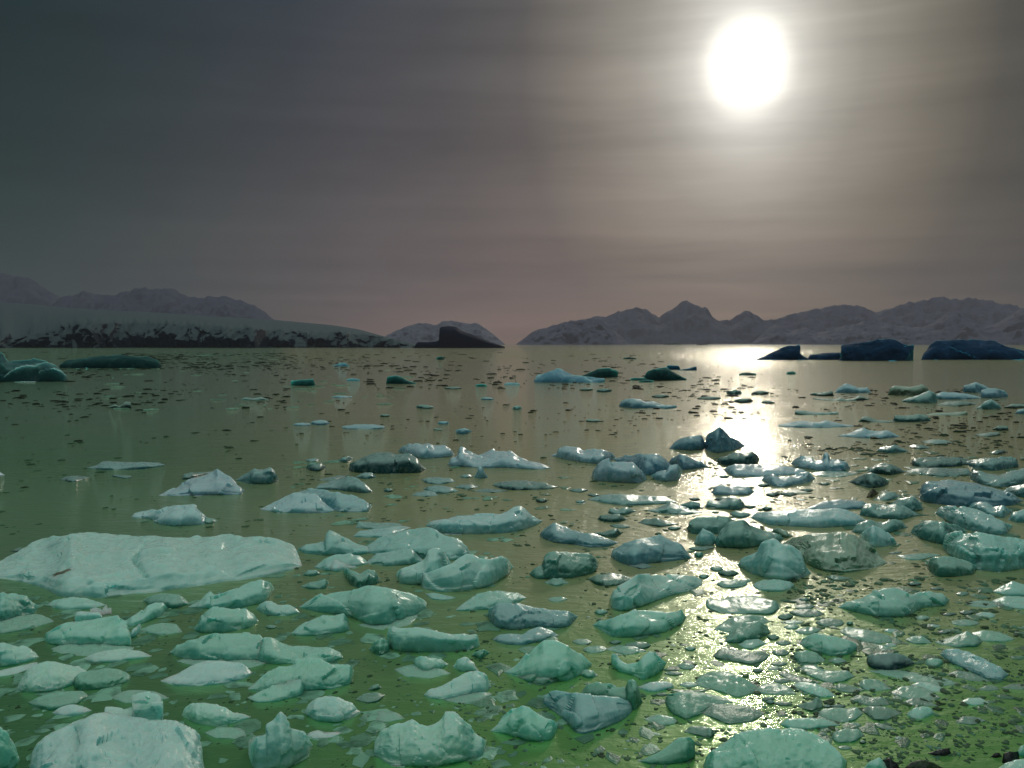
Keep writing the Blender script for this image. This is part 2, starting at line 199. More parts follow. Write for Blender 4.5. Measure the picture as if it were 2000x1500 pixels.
s .35 .6||murky low ice right of the small hooked tip|278,1235 288,1223 315,1218 345,1220 356,1235|310,1242
w .5 .5|the spindle of white ice|thin white spindle shaped ice, left foreground below the boat shaped ice|162,1287 185,1277 215,1270 255,1269 275,1273 296,1282|270,1287 220,1294 182,1296
a .6 .5|the broad aqua loaf|broad smooth aqua loaf of ice, left foreground|332,1275 345,1260 370,1250 405,1242 440,1237 475,1235 508,1240 525,1258 532,1275|520,1290 450,1296 380,1293 345,1284
a .5 .6 r|the frosted shelf|long frosted shelf of ice right of the broad aqua loaf|497,1280 505,1262 515,1247 532,1245 548,1256 575,1263 610,1263 645,1265 664,1273 670,1285|650,1293 600,1298 530,1299 505,1294
w .55 .5|the white-capped ice|ice with a clean white cap at the left edge of the foreground|-30,1280 -10,1258 10,1256 30,1260 50,1262 70,1272 76,1284|60,1292 30,1300 0,1305
w .55 .45 r|the frosty patched floe|frosty white floe with pale patches, lower left|32,1348 42,1325 55,1305 80,1295 102,1289 130,1296 155,1303 172,1312 177,1322|150,1336 100,1352 60,1354
w .4 .5||thin white wing of ice reaching to the left edge above the frosty floe|-30,1322 0,1312 40,1303 75,1293 70,1305|30,1317 0,1322
g .55 .6 r||grey frosted ice with a dark underside right of the frosty floe|140,1328 158,1313 180,1310 205,1305 230,1306 250,1314 256,1325|252,1331 210,1346 150,1351
g .5 .6||long grey log of ice below the frosty patched floe|55,1373 75,1362 105,1356 135,1351 163,1350 173,1360|150,1377 100,1389 65,1383
w .45 .5||small clean white lozenge of ice above the bottom left block|102,1393 115,1383 138,1376 160,1379 179,1388|150,1399 115,1400
w .5 .45|the white shark fin|smooth white fin shaped ice, left foreground|314,1331 345,1319 375,1303 405,1291 440,1293 473,1296 483,1304 493,1315|480,1326 440,1336 390,1341 340,1339
w .36 .5 r|the big corner block|biggest white block with a rough top and a crag on it, bottom left|58,1505 64,1476 74,1456 92,1438 122,1424 158,1408 186,1396 205,1393 232,1400 262,1404 300,1405 338,1405 362,1413 379,1432 391,1460 399,1505|390,1530 330,1550 200,1560 80,1540
w .75 .75 z|the crag on the corner block|glassy white crag standing on top of the biggest block, bottom left|190,1407 203,1393 205,1379 222,1377 242,1379 247,1385 262,1380 263,1366 256,1358 275,1353 308,1352 319,1360 315,1385 316,1402 308,1412|280,1428 225,1424
a .6 .5||smooth pale ice cut by the left edge beside the corner block|-50,1490 -40,1430 -10,1416 6,1420 22,1436 34,1458 39,1485|20,1512 -10,1518
w .6 .5 R|the gritty ice|gritty rough ice with a dirty right side, between the corner block and the spired ice|355,1398 360,1383 375,1374 395,1371 425,1375 445,1383 457,1393 475,1395 490,1401|460,1413 420,1421 380,1414
a .6 .5 r|the split green boulder|large green boulder of ice split by a dark cleft, lower left|484,1347 500,1335 525,1312 545,1302 573,1298 578,1288 605,1283 628,1287 645,1299 662,1298 682,1297 692,1310|690,1335 650,1347 600,1352 520,1352
a .5 .5||pale slanted slab in front of the split green boulder|484,1364 500,1355 530,1341 560,1330 588,1327 600,1342|590,1361 540,1371 500,1373
w .55 .5 r|the crusted oval ice|crusted oval ice with glints, below the split green boulder|594,1393 602,1375 618,1364 640,1360 663,1361 685,1374 703,1391|690,1402 655,1413 615,1409
G .4 .6 r||dark frosted cake right of the crusted oval ice|694,1367 710,1356 735,1352 752,1358|740,1372 715,1375
G .5 .6||tiny dark green lump above the dark frosted cake|719,1347 728,1338 738,1336 746,1344|730,1351
w .55 .5|the scooped white ice|white ice with a smooth scooped left end, bottom centre left|828,1358 838,1346 862,1342 885,1328 905,1318 932,1311 950,1319 960,1342|950,1352 910,1362 865,1368 836,1364
w .75 .6|the spired ice|white ice carrying a sharp square spire, bottom left of centre|485,1448 500,1436 519,1432 521,1414 535,1406 549,1390 560,1400 568,1408 570,1422 583,1424 600,1438 611,1456|602,1476 560,1507 500,1512 485,1482
w .3 .5||thin pale shaving of ice beside the spired ice|595,1441 606,1431 620,1427 634,1434 655,1431 669,1431|650,1441 612,1444
w .55 .45 r|the cleft double crag|large double crag of ice with a high right peak, bottom centre|730,1475 732,1450 745,1428 768,1414 790,1409 806,1402 820,1411 835,1416 850,1410 862,1400 868,1386 880,1386 895,1391 908,1407 925,1428 942,1440 951,1447|950,1476 900,1491 830,1501 760,1496
a .6 .5||blue white domed ice right of the double crag, bottom centre|958,1428 975,1410 998,1386 1020,1375 1035,1378 1050,1390 1068,1401 1092,1412|1084,1440 1070,1450 1030,1449 990,1436
a .65 .5|the sparkling tent|tent shaped ice with a sparkling right slope, centre foreground|984,1313 1005,1303 1025,1285 1042,1265 1062,1250 1085,1251 1110,1262 1135,1276 1156,1297|1140,1316 1110,1331 1060,1336 1000,1320
g .55 .6||smooth grey green cigar of ice lying before the sparkling tent|1012,1323 1038,1310 1065,1301 1092,1293 1110,1298 1114,1313|1100,1330 1060,1341 1030,1333
g .4 .6||small oval cake right of the sparkling tent|1130,1318 1142,1308 1158,1309 1168,1320|1150,1327
b .6 .45|the marbled ice|marbled blue ice with white veins and a dark keel, bottom centre right|1060,1375 1062,1358 1085,1351 1110,1354 1140,1355 1175,1358 1210,1362 1242,1376|1232,1395 1212,1410 1180,1426 1140,1438 1118,1431 1115,1415 1088,1396
g .65 .6||clear upright ice rising behind the marbled ice|1132,1357 1148,1338 1165,1333 1190,1334 1208,1340 1222,1344 1226,1328 1240,1329 1248,1345 1255,1372|1240,1390 1190,1378
w .45 .6||pale flat ice joined to the tip of the horned ice|1246,1342 1270,1333 1295,1331 1313,1335 1316,1342|1280,1353 1260,1350
g .5 .5 r|the dark teal boulder|dark teal boulder on the glitter, bottom right of centre|1298,1370 1305,1357 1325,1352 1355,1354 1380,1360 1405,1366 1430,1372|1400,1377 1370,1396 1340,1406 1310,1394
G .4 .5 r||dark frosted flat ice right of the dark teal boulder|1368,1393 1392,1379 1425,1380 1460,1384 1494,1394|1470,1410 1422,1416 1402,1407
g .4 .4|the wet green slab|wide wet green slab on the glitter, right foreground|1355,1338 1366,1323 1390,1316 1412,1314 1440,1321 1460,1333 1485,1346|1465,1356 1440,1364 1390,1347
G .3 .6||thin curved dark ice at the left of the wet green slab|1308,1346 1325,1350 1355,1352 1388,1346|1350,1357 1325,1355
G .5 .6||dark stubby log of ice below the dark teal boulder|1336,1430 1348,1420 1370,1419 1388,1421 1398,1432|1390,1444 1360,1436
g .6 .5|the sloping teal lump|teal lump sloping down to the left, bottom right of centre|1250,1487 1270,1478 1292,1465 1308,1453 1322,1441 1342,1437 1357,1449 1358,1478|1340,1491 1300,1494 1265,1493
a .5 .45 r|the great corner mound|great mottled green mound of ice cut by the bottom edge, right|1374,1498 1380,1478 1396,1460 1415,1448 1437,1432 1460,1427 1490,1423 1530,1423 1562,1425 1590,1434 1612,1446 1634,1464 1654,1487|1650,1520 1500,1540 1390,1530
a .5 .5|the combed green cake|large green cake with a combed top, right foreground|1562,1258 1568,1246 1580,1238 1602,1236 1640,1245 1672,1257 1676,1266|1660,1279 1620,1283 1580,1270
g .4 .5||long green cake tilted beside the combed green cake|1640,1234 1652,1225 1675,1229 1705,1235 1735,1243 1748,1253|1720,1258 1690,1256 1658,1246
N .6 .5|the dark blue-green block|dark blue green block with a pointed right end, right foreground|1692,1293 1694,1280 1712,1275 1735,1274 1755,1277 1768,1281 1788,1296|1770,1304 1740,1311 1702,1307
g .35 .6||pale flat cake behind the dark blue green block|1697,1266 1712,1260 1732,1263 1752,1275|1725,1276
g .5 .5 r||dark pointed cake right of the long tilted green cake|1768,1250 1780,1243 1800,1242 1820,1256|1800,1259 1780,1257
g .5 .5 r||dark green crested ice with a bright glint, right foreground|1825,1254 1848,1250 1866,1243 1888,1232 1905,1240 1919,1252|1910,1264 1870,1266 1832,1258
s .3 .6||murky green sheet at the right, behind the glinting crest|1895,1238 1920,1231 1955,1238 1982,1249|1960,1255 1915,1252
b .5 .4 R|the dirty grey ridge|long dirty grey ridge of ice slanting down to the right, right foreground|1836,1278 1846,1267 1870,1267 1895,1277 1925,1290 1950,1302 1970,1318|1960,1329 1930,1327 1890,1309 1852,1293
g .4 .5||pale triangular cake below the combed green cake|1547,1283 1555,1273 1575,1270 1595,1276 1612,1291|1590,1298 1560,1296
g .45 .6||small oval cake right of the pale triangular cake|1617,1291 1630,1284 1645,1286 1653,1292|1635,1299
g .45 .5|the boomerang ice|dark green boomerang shaped ice, right foreground below the triangular cake|1560,1308 1570,1300 1592,1302 1612,1314 1635,1312 1655,1310 1669,1322|1650,1331 1620,1335 1580,1321
G .4 .6||slim dark curved ice left of the boomerang ice|1520,1316 1532,1311 1545,1320 1570,1328 1603,1334|1560,1336 1540,1330
g .35 .5||flat green cake with a pointed right end on the glitter edge|1470,1350 1488,1340 1515,1338 1538,1342 1555,1356|1520,1357 1490,1356
a .35 .5||pale long cake below the slim dark curved ice|1544,1341 1560,1333 1592,1336 1615,1347 1632,1360|1600,1363 1570,1351
G .45 .5||dark green cake right of the pale long cake|1627,1344 1638,1335 1665,1342 1690,1348|1670,1354 1640,1351
g .45 .5||mottled green pebble ice above the broad olive cake|1675,1338 1685,1327 1712,1329 1728,1337 1741,1346|1715,1351 1690,1349
g .3 .5||long thin dark bar of ice slanting below the dark blue green block|1698,1311 1740,1314 1790,1323 1845,1330 1872,1336|1840,1341 1770,1331
g .35 .5|the broad olive cake|broad olive cake of ice, lower right|1739,1353 1760,1343 1795,1345 1818,1353 1836,1363|1820,1370 1780,1369 1750,1360
a .3 .5||pale slim cake lying on the right of the broad olive cake|1778,1339 1795,1333 1815,1336 1840,1346 1858,1354|1830,1352 1800,1346
G .4 .5 r||dark green irregular cake left of the broad olive cake|1660,1367 1675,1358 1700,1365 1722,1362 1742,1376|1710,1381 1680,1375
G .65 .5||dark triangular ice with an upturned right tip, lower right|1555,1378 1572,1374 1588,1368 1594,1361 1605,1368 1608,1382|1585,1392 1565,1384
g .5 .4||dark cake with a wet hollow in its top, lower right|1597,1398 1604,1387 1625,1384 1655,1388 1672,1382 1686,1394|1670,1408 1640,1413 1610,1405
G .4 .5||dark kite shaped cake right of the wet hollow cake|1683,1388 1695,1380 1720,1381 1742,1386 1762,1393|1730,1409 1705,1408
a .45 .4||pale ring shaped cake with a hollow, lower right|1770,1395 1782,1384 1800,1379 1818,1383 1826,1394|1800,1406 1780,1405
G .35 .5||flat dark cake under the broad olive cake|1763,1372 1782,1365 1808,1370 1833,1380|1800,1379 1775,1379
a .45 .55|the long teal cake|long teal cake of ice above the corner mound, lower right|1524,1415 1535,1406 1570,1404 1605,1405 1642,1416|1600,1424 1545,1427
G .45 .5||dark leaf shaped cake right of the long teal cake|1700,1415 1715,1413 1735,1418 1751,1425|1725,1426
g .5 .5||dark wet loaf with a bright line on top, right of the corner mound|1623,1441 1628,1430 1648,1425 1675,1425 1688,1436|1672,1450 1635,1453
a .35 .5||small pale lozenge alone on brown water, far lower right|1876,1371 1892,1363 1915,1364 1933,1374|1900,1379
G .4 .5 r||dark ragged cake alone on brown water below the pale lozenge|1866,1412 1880,1400 1900,1402 1926,1408|1900,1417
G .35 .5||dark flat cake at right below the dirty grey ridge|1910,1347 1925,1340 1945,1341 1952,1347|1930,1350
G .3 .5||long thin dark ice reaching the right edge, below the dirty ridge|1955,1344 1975,1339 2000,1339 2030,1343|1990,1348
G .35 .5 r||speckled green cake left under the dirty grey ridge|1848,1318 1870,1312 1905,1320 1935,1332|1900,1331
a .6 .6||pale pyramid of ice at the bottom edge right of the corner mound|1685,1502 1698,1487 1716,1479 1728,1490 1738,1504|1712,1512
a .6 .6||pale ice lump in the bottom right corner beside the black rock|1985,1472 1992,1457 2005,1448 2040,1446|2010,1488
a .5 .6 r||rough pale ice along the bottom edge at the right corner|1945,1505 1965,1490 1990,1483 2040,1482|2000,1518
s .25 .5||submerged pale shelf of ice under the boat shaped ice|100,1268 140,1258 200,1257 262,1266|250,1276 180,1283 120,1279
s .25 .5||submerged pale shelf of ice along the front of the broad aqua loaf|345,1292 400,1286 470,1286 520,1296|480,1307 400,1306
s .25 .5||thin pale apron of ice before the scooped white ice|868,1368 900,1358 945,1352 962,1356|940,1370 900,1376
s .25 .5||pale underwater keel in front of the aqua whaleback|700,1222 740,1215 790,1208 822,1200|800,1222 750,1232
s .25 .5||flat pale slush plate between the gritty ice and the spired ice|400,1432 430,1424 470,1426 495,1434|460,1444 420,1442
s .25 .5||flat murky plate between the frosty patched floe and white shark fin|215,1362 250,1352 300,1354 330,1364|290,1374 240,1374
s .25 .5||flat pale plate between the square cut block and the scooped white ice|770,1308 810,1300 850,1305 880,1316|840,1326 790,1322
s .25 .5||flat pale plate right of the crusted oval ice|705,1400 740,1392 775,1395 790,1404|750,1412
s .3 .5||flat grey plate between the teal cylinder and the horned ice|1180,1268 1210,1262 1245,1264 1262,1272|1225,1280
s .25 .5||flat pale plate between the marbled ice and the dark teal boulder|1258,1405 1285,1397 1315,1402 1325,1412|1290,1420
"""
# flat little cakes: centre x, centre y, width, height, colour
CAKES = """
590,829,34,7,b 625,826,36,11,b 710,834,84,11,b 830,795,34,9,G 866,826,22,8,b 905,843,32,12,b 617,913,40,16,G 610,899,26,7,g
752,812,20,6,d 758,958,18,8,G 855,839,18,5,d 1010,797,18,9,g 940,753,22,6,G 885,758,34,6,d 1159,822,30,7,d 1000,750,30,6,b
952,779,26,6,b 690,742,26,6,b 1230,700,26,5,d 860,700,16,8,d 1460,731,34,7,d 1545,729,18,8,d 1434,767,30,11,G 1485,768,36,9,d
1452,783,36,11,d 1385,778,46,8,d 1500,786,26,7,d 1290,774,34,8,d 1250,741,38,7,G 1180,763,30,8,G 1145,761,26,6,d 1262,745,30,6,d
1130,958,36,8,G 1058,978,24,9,d 1159,967,24,6,G 1134,980,20,6,g 1211,1028,40,8,G 1317,1032,26,8,G 1305,795,34,8,b 1510,966,28,8,d
1492,948,24,7,d 1415,975,40,9,d 1540,965,36,8,d 1498,994,20,9,d 1465,990,22,7,d 1445,1005,40,13,g 1385,1020,46,6,d 1415,931,20,6,d
1365,1072,40,9,G 1365,1084,18,12,g 1380,1070,34,7,d 1400,1111,26,10,g 1422,1120,40,14,G 1430,1141,60,17,g 1511,1144,80,25,a 1375,1126,20,9,g
1174,1196,26,12,g 1137,1254,38,11,g 1162,1269,46,15,g 1202,1255,24,9,G 1246,1261,50,15,G 1340,1302,36,12,g 1348,1267,22,9,g 1089,1171,38,11,s
1748,1080,26,5,d 1570,1172,22,10,G 1572,1186,40,11,G 1575,1198,66,15,G 1534,1205,30,14,G 1548,1216,44,8,g 1546,1225,30,10,g 1621,1217,56,16,G
1578,1232,50,14,g 1530,1256,30,10,G 1510,1245,24,12,G 1525,1275,34,13,G 1522,1297,32,9,G 1514,1306,28,8,g 1528,1330,34,10,G 1660,1218,14,9,d
1740,1232,28,8,a 1802,1207,28,9,g 1855,1200,28,7,d 1845,1235,26,9,d 1925,1202,40,12,a 1885,1217,56,12,g 1888,1197,30,9,d 1955,1180,30,9,G
1920,1181,66,12,g 1820,1223,34,7,a 1824,1295,36,18,s 1880,1160,26,9,G 1830,1150,26,7,d 1786,1141,28,10,d 1345,1338,36,10,a 1250,1317,30,9,g
1316,1316,36,8,G 1292,1357,24,7,d 1500,1366,26,9,d 1505,1372,18,9,d 1530,1375,36,8,d 1616,1380,18,7,d 1637,1380,30,8,d 1608,1435,16,8,G
1668,1417,28,10,g 1650,1461,28,8,G 1685,1450,14,8,d 1756,1442,18,7,g 1740,1260,24,8,a 1760,1355,36,12,a 1550,1465,24,8,d 1910,1305,56,10,G
1455,1135,24,8,g 820,1250,0,0,g 530,1225,22,9,G 1480,1310,22,8,d 1415,1180,0,0,g 1357,975,22,6,d 1610,945,24,6,d 1575,958,26,7,d
""".split()
ROCKS = """
black wet rock poking from the green shallows, lower right|1812,1472 1824,1467 1838,1463 1846,1460 1854,1463 1858,1472|1850,1477 1830,1478|k
black rock block at the right edge between pale ice lumps|1957,1490 1959,1472 1970,1468 1988,1467 1992,1484|1975,1495|k
black rounded rock at the bottom edge beside the pale pyramid of ice|1718,1492 1724,1483 1738,1481 1750,1490 1760,1504|1740,1512|k
dark green weedy rock along the bottom edge, lower right|1764,1504 1775,1490 1795,1485 1820,1488 1845,1502|1805,1512|m
small black stone on the shore beside the black rock block|1935,1478 1942,1471 1952,1470 1957,1478|1945,1482|k
"""
import bpy, math, random
import numpy as np
R = math.radians
scene = bpy.context.scene
col = scene.collection
random.seed(7); rng = np.random.default_rng(7)

# ---------------------------------------------------------------- survey camera
F, CX, CY, HC, HROW = 1732.0, 1000.0, 750.0, 3.0, 671.0
PITCH = math.atan((CY - HROW) / F)
cp, sp = math.cos(PITCH), math.sin(PITCH)
def ray(px, py):
    px = np.asarray(px, float); py = np.asarray(py, float)
    x = (px - CX) / F; y = (CY - py) / F
    dy = cp + y * sp; dz = -sp + y * cp
    return x / dy, dz / dy              # per metre of forward distance
def ground(px, py, z=0.0):
    ax, s = ray(px, py)
    d = (z - HC) / np.minimum(s, -1e-4)
    return ax * d, d

# ---------------------------------------------------------------- noise
def hsh(i, j, k, s=0):
    i = i.astype(np.int64); j = j.astype(np.int64); k = k.astype(np.int64)
    n = (i * 374761393 + j * 668265263 + k * 2147483647 * 3 + s * 974634277) & 0x7fffffff
    n = ((n ^ (n >> 13)) * 1274126177) & 0x7fffffff
    n = ((n ^ (n >> 16)) * 668265263) & 0x7fffffff
    return (n ^ (n >> 15)).astype(float) / 0x7fffffff % 1.0
def vnoise(p, s=0):
    f = np.floor(p); t = p - f; t = t * t * (3 - 2 * t)
    i, j, k = f[..., 0], f[..., 1], f[..., 2]
    r = 0
    for a in (0, 1):
        for b in (0, 1):
            for c in (0, 1):
                w = (t[..., 0] if a else 1 - t[..., 0]) * (t[..., 1] if b else 1 - t[..., 1]) * (t[..., 2] if c else 1 - t[..., 2])
                r = r + w * hsh(i + a, j + b, k + c, s)
    return r * 2 - 1
def fbm(p, s=0, o=4, g=.5):
    r = 0; a = 1; q = p; tot = 0
    for n in range(o):
        r = r + a * vnoise(q, s + n); tot += a; a *= g; q = q * 2.03 + 7.1
    return r / tot
def facets(p, s=0):
    """plane per cell: chipped, faceted relief"""
    f = np.floor(p); best = np.full(p.shape[:-1], 9.); val = np.zeros(p.shape[:-1])
    for a in (-1, 0, 1):
        for b in (-1, 0, 1):
            for c in (-1, 0, 1):
                i, j, k = f[..., 0] + a, f[..., 1] + b, f[..., 2] + c
                q = np.stack([i + hsh(i, j, k, s), j + hsh(i, j, k, s + 1), k + hsh(i, j, k, s + 2)], -1)
                d = p - q; dd = (d * d).sum(-1)
                t = np.stack([hsh(i, j, k, s + 3), hsh(i, j, k, s + 4), hsh(i, j, k, s + 5)], -1) * 2 - 1
                v = (d * t).sum(-1) + .3 * (hsh(i, j, k, s + 6) * 2 - 1)
                m = dd < best
                best = np.where(m, dd, best); val = np.where(m, v, val)
    return val

# ---------------------------------------------------------------- objects
def link(name, verts, faces, mat, label=None, cat=None, group=None, kind=None, loc=(0, 0, 0), smooth=True, parent=None):
    me = bpy.data.meshes.new(name)
    v = np.asarray(verts, float) - np.asarray(loc, float)
    me.from_pydata([tuple(q) for q in v], [], [tuple(int(i) for i in f) for f in faces])
    me.materials.append(mat)
    if smooth: me.polygons.foreach_set('use_smooth', [True] * len(me.polygons))
    if smooth and name.startswith('ice'): me.set_sharp_from_angle(angle=R(44))
    me.update()
    o = bpy.data.objects.new(name, me); col.objects.link(o); o.location = loc
    if label: o['label'] = label
    if cat: o['category'] = cat
    if group: o['group'] = group
    if kind: o['kind'] = kind
    if parent: o.parent = parent; o.location = np.asarray(loc) - np.asarray(parent.location)
    return o

class NT:
    def __init__(s, tree): s.t = tree
    def n(s, typ, **kw):
        nd = s.t.nodes.new(typ)
        for k, v in kw.items():
            if k == 'i':
                for a, b in v.items():
                    if isinstance(b, bpy.types.NodeSocket): s.t.links.new(b, nd.inputs[a])
                    else: nd.inputs[a].default_value = b
            else: setattr(nd, k, v)
        return nd
    def math(s, op, a, b=0.0, c=None, clamp=False):
        d = {0: a, 1: b}
        if c is not None: d[2] = c
        return s.n('ShaderNodeMath', operation=op, use_clamp=clamp, i=d).outputs[0]
    def vm(s, op, a, b=(0, 0, 0)):
        return s.n('ShaderNodeVectorMath', operation=op, i={0: a, 1: b})
    def mix(s, f, a, b, blend='MIX'):
        m = s.n('ShaderNodeMix', data_type='RGBA', blend_type=blend)
        for k, v in ((0, f), (6, a), (7, b)):
            if isinstance(v, bpy.types.NodeSocket): s.t.links.new(v, m.inputs[k])
            else: m.inputs[k].default_value = (*v, 1) if isinstance(v, (tuple, list)) and len(v) == 3 else v
        return m.outputs[2]
    def ramp(s, f, stops, interp='LINEAR'):
        r = s.n('ShaderNodeValToRGB', i={0: f}); cr = r.color_ramp; cr.interpolation = interp
        while len(cr.elements) < len(stops): cr.elements.new(.5)
        for e, (p, c) in zip(cr.elements, stops):
            e.position = p; e.color = (c, c, c, 1) if isinstance(c, (int, float)) else (*c, 1)
        return r.outputs[0]
    def mr(s, v, a, b, c=0., d=1., smooth=False):
        return s.n('ShaderNodeMapRange', interpolation_type='SMOOTHSTEP' if smooth else 'LINEAR', i={0: v, 1: a, 2: b, 3: c, 4: d}).outputs[0]
    def noise(s, vec, scale, detail=4, rough=.5, dist=0.):
        return s.n('ShaderNodeTexNoise', i={'Vector': vec, 'Scale': scale, 'Detail': detail, 'Roughness': rough, 'Distortion': dist}).outputs[0]
    def bump(s, h, strength, dist, nrm=None):
        d = {'Height': h, 'Strength': strength, 'Distance': dist}
        if nrm is not None: d['Normal'] = nrm
        return s.n('ShaderNodeBump', i=d).outputs[0]
    def link(s, a, b): s.t.links.new(a, b)

def material(name):
    m = bpy.data.materials.new(name); m.use_nodes = True
    m.node_tree.nodes.clear(); T = NT(m.node_tree)
    out = T.n('ShaderNodeOutputMaterial')
    return m, T, out

# ---------------------------------------------------------------- sun and sky
sx, sz = ray(1460, 128)
sd = np.array([float(sx), 1.0, float(sz)]); sd /= np.linalg.norm(sd)
SUN_EL = math.asin(sd[2]); SUN_AZ = math.atan2(sd[0], sd[1])
sl = bpy.data.lights.new('sun', 'SUN'); sl.energy = SUN_E; sl.angle = R(3.0); sl.color = (1.0, .93, .78)
so = bpy.data.objects.new('sun', sl); col.objects.link(so)
from mathutils import Vector
so.rotation_euler = Vector(-sd).to_track_quat('-Z', 'Y').to_euler(); so.location = (0, 0, 400)

W = bpy.data.worlds.new('World'); scene.world = W; W.use_nodes = True
W.node_tree.nodes.clear(); T = NT(W.node_tree)
wo = T.n('ShaderNodeOutputWorld')
dirv = T.n('ShaderNodeTexCoord').outputs['Generated']
xyz = T.n('ShaderNodeSeparateXYZ', i={0: dirv})
X, Y, Z = xyz.outputs
sky = T.n('ShaderNodeTexSky', sky_type='NISHITA')
sky.sun_disc = False; sky.sun_elevation = SUN_EL; sky.sun_rotation = SUN_AZ; sky.air_density = 1.5; sky.dust_density = 3
# overcast deck seen low in the sky ahead, by height
zc = T.math('MAXIMUM', Z, 0.0)
deck = T.ramp(zc, [(0.0, (.31, .197, .155)), (.05, (.215, .143, .122)), (.14, (.122, .097, .092)), (.22, (.080, .071, .076)), (.36, (.048, .054, .066)), (1., (.045, .06, .055))])
az = T.math('DIVIDE', X, T.math('MAXIMUM', T.math('SQRT', T.math('ADD', T.math('MULTIPLY', X, X), T.math('MULTIPLY', Y, Y))), .05))
side = T.ramp(T.mr(az, -.6, .6), [(0.02, (.10, .30, .27)), (.10, (.16, .42, .38)), (.20, (.36, .56, .56)), (.36, (.80, .86, .92)), (.5, (1., .97, .98)), (.72, (1., .97, .86)), (.84, (.68, .72, .60)), (.94, (.36, .44, .37)), (1., (.26, .36, .30))])
deck = T.mix(1.0, deck, side, 'MULTIPLY')
# long flat streaks of cloud
cv = T.n('ShaderNodeCombineXYZ', i={0: T.math('MULTIPLY', az, 1.6), 1: T.math('MULTIPLY', Z, 16.), 2: 3.7}).outputs[0]
st = T.noise(cv, 1.5, 5, .55, .3)
cv2 = T.n('ShaderNodeCombineXYZ', i={0: T.math('MULTIPLY', az, 3.), 1: T.math('MULTIPLY', Z, 60.), 2: 1.3}).outputs[0]
st2 = T.noise(cv2, 1.2, 4, .5, .2)
lowb = T.mr(Z, .02, .16, 1., .25)
streak = T.math('ADD', 1.0, T.math('ADD', T.math('MULTIPLY', T.math('SUBTRACT', st, .5), .8), T.math('MULTIPLY', T.math('MULTIPLY', T.math('SUBTRACT', st2, .5), .7), lowb)))
# glow of the sun behind the veil of cloud
Rv = np.cross(sd, [0, 0, 1]); Rv /= np.linalg.norm(Rv); Uv = np.cross(Rv, sd)
ga = T.vm('DOT_PRODUCT', dirv, tuple(Rv)).outputs['Value']; gb = T.vm('DOT_PRODUCT', dirv, tuple(Uv)).outputs['Value']
gf = T.vm('DOT_PRODUCT', dirv, tuple(sd)).outputs['Value']
def glow_r(kx, ky):
    return T.math('SQRT', T.math('ADD', T.math('POWER', T.math('MULTIPLY', ga, kx), 2.), T.math('POWER', T.math('MULTIPLY', gb, ky), 2.)))
front = T.mr(gf, 0., .3)
rw = glow_r(1.42, 1.0)
glow = T.ramp(rw, [(0., 1.), (.034, .97), (.053, .87), (.071, .73), (.094, .56), (.12, .42), (.16, .295), (.24, .165), (.33, .06), (.45, .025), (.65, 0.)], 'LINEAR')
glow = T.math('MULTIPLY', T.math('MULTIPLY', glow, front), 1.12)
core = T.math('MULTIPLY', T.mr(glow_r(1.12, 1.0), .064, .014, 0., 1., True), front)
gcol = T.mix(T.mr(rw, .05, .28), (1.0, .97, .88), (1.0, .84, .60))
gl = T.mix(1.0, gcol, glow, 'MULTIPLY')
tot = T.mix(1.0, T.mix(1.0, deck, gl, 'ADD'), streak, 'MULTIPLY')
tot = T.mix(1.0, tot, T.mix(1.0, CORE, core, 'MULTIPLY'), 'ADD')
# unseen zenith: bright green-blue light added to fall on the ice from above
hi = T.mr(Z, .55, 1.0, 0., 1., True)
skyc = T.mix(1.0, sky.outputs[0], (.1, .1, .1), 'MULTIPLY')
over = T.mix(1.0, T.mix(.25, ZENITH, skyc), T.mr(T.noise(dirv, 2.5, 4), .3, .7, .75, 1.2), 'MULTIPLY')
tot = T.mix(hi, tot, over)
# unseen sky behind the camera, made dim so that front faces stay dark
bk = T.mr(Y, .25, -.35, 0., 1., True)
back = T.mix(T.mr(Z, .55, 1., 0., 1., True), BACK, over)
tot = T.mix(bk, tot, back)
bg = T.n('ShaderNodeBackground', i={0: tot, 1: 1.0}); T.link(bg.outputs[0], wo.inputs[0])

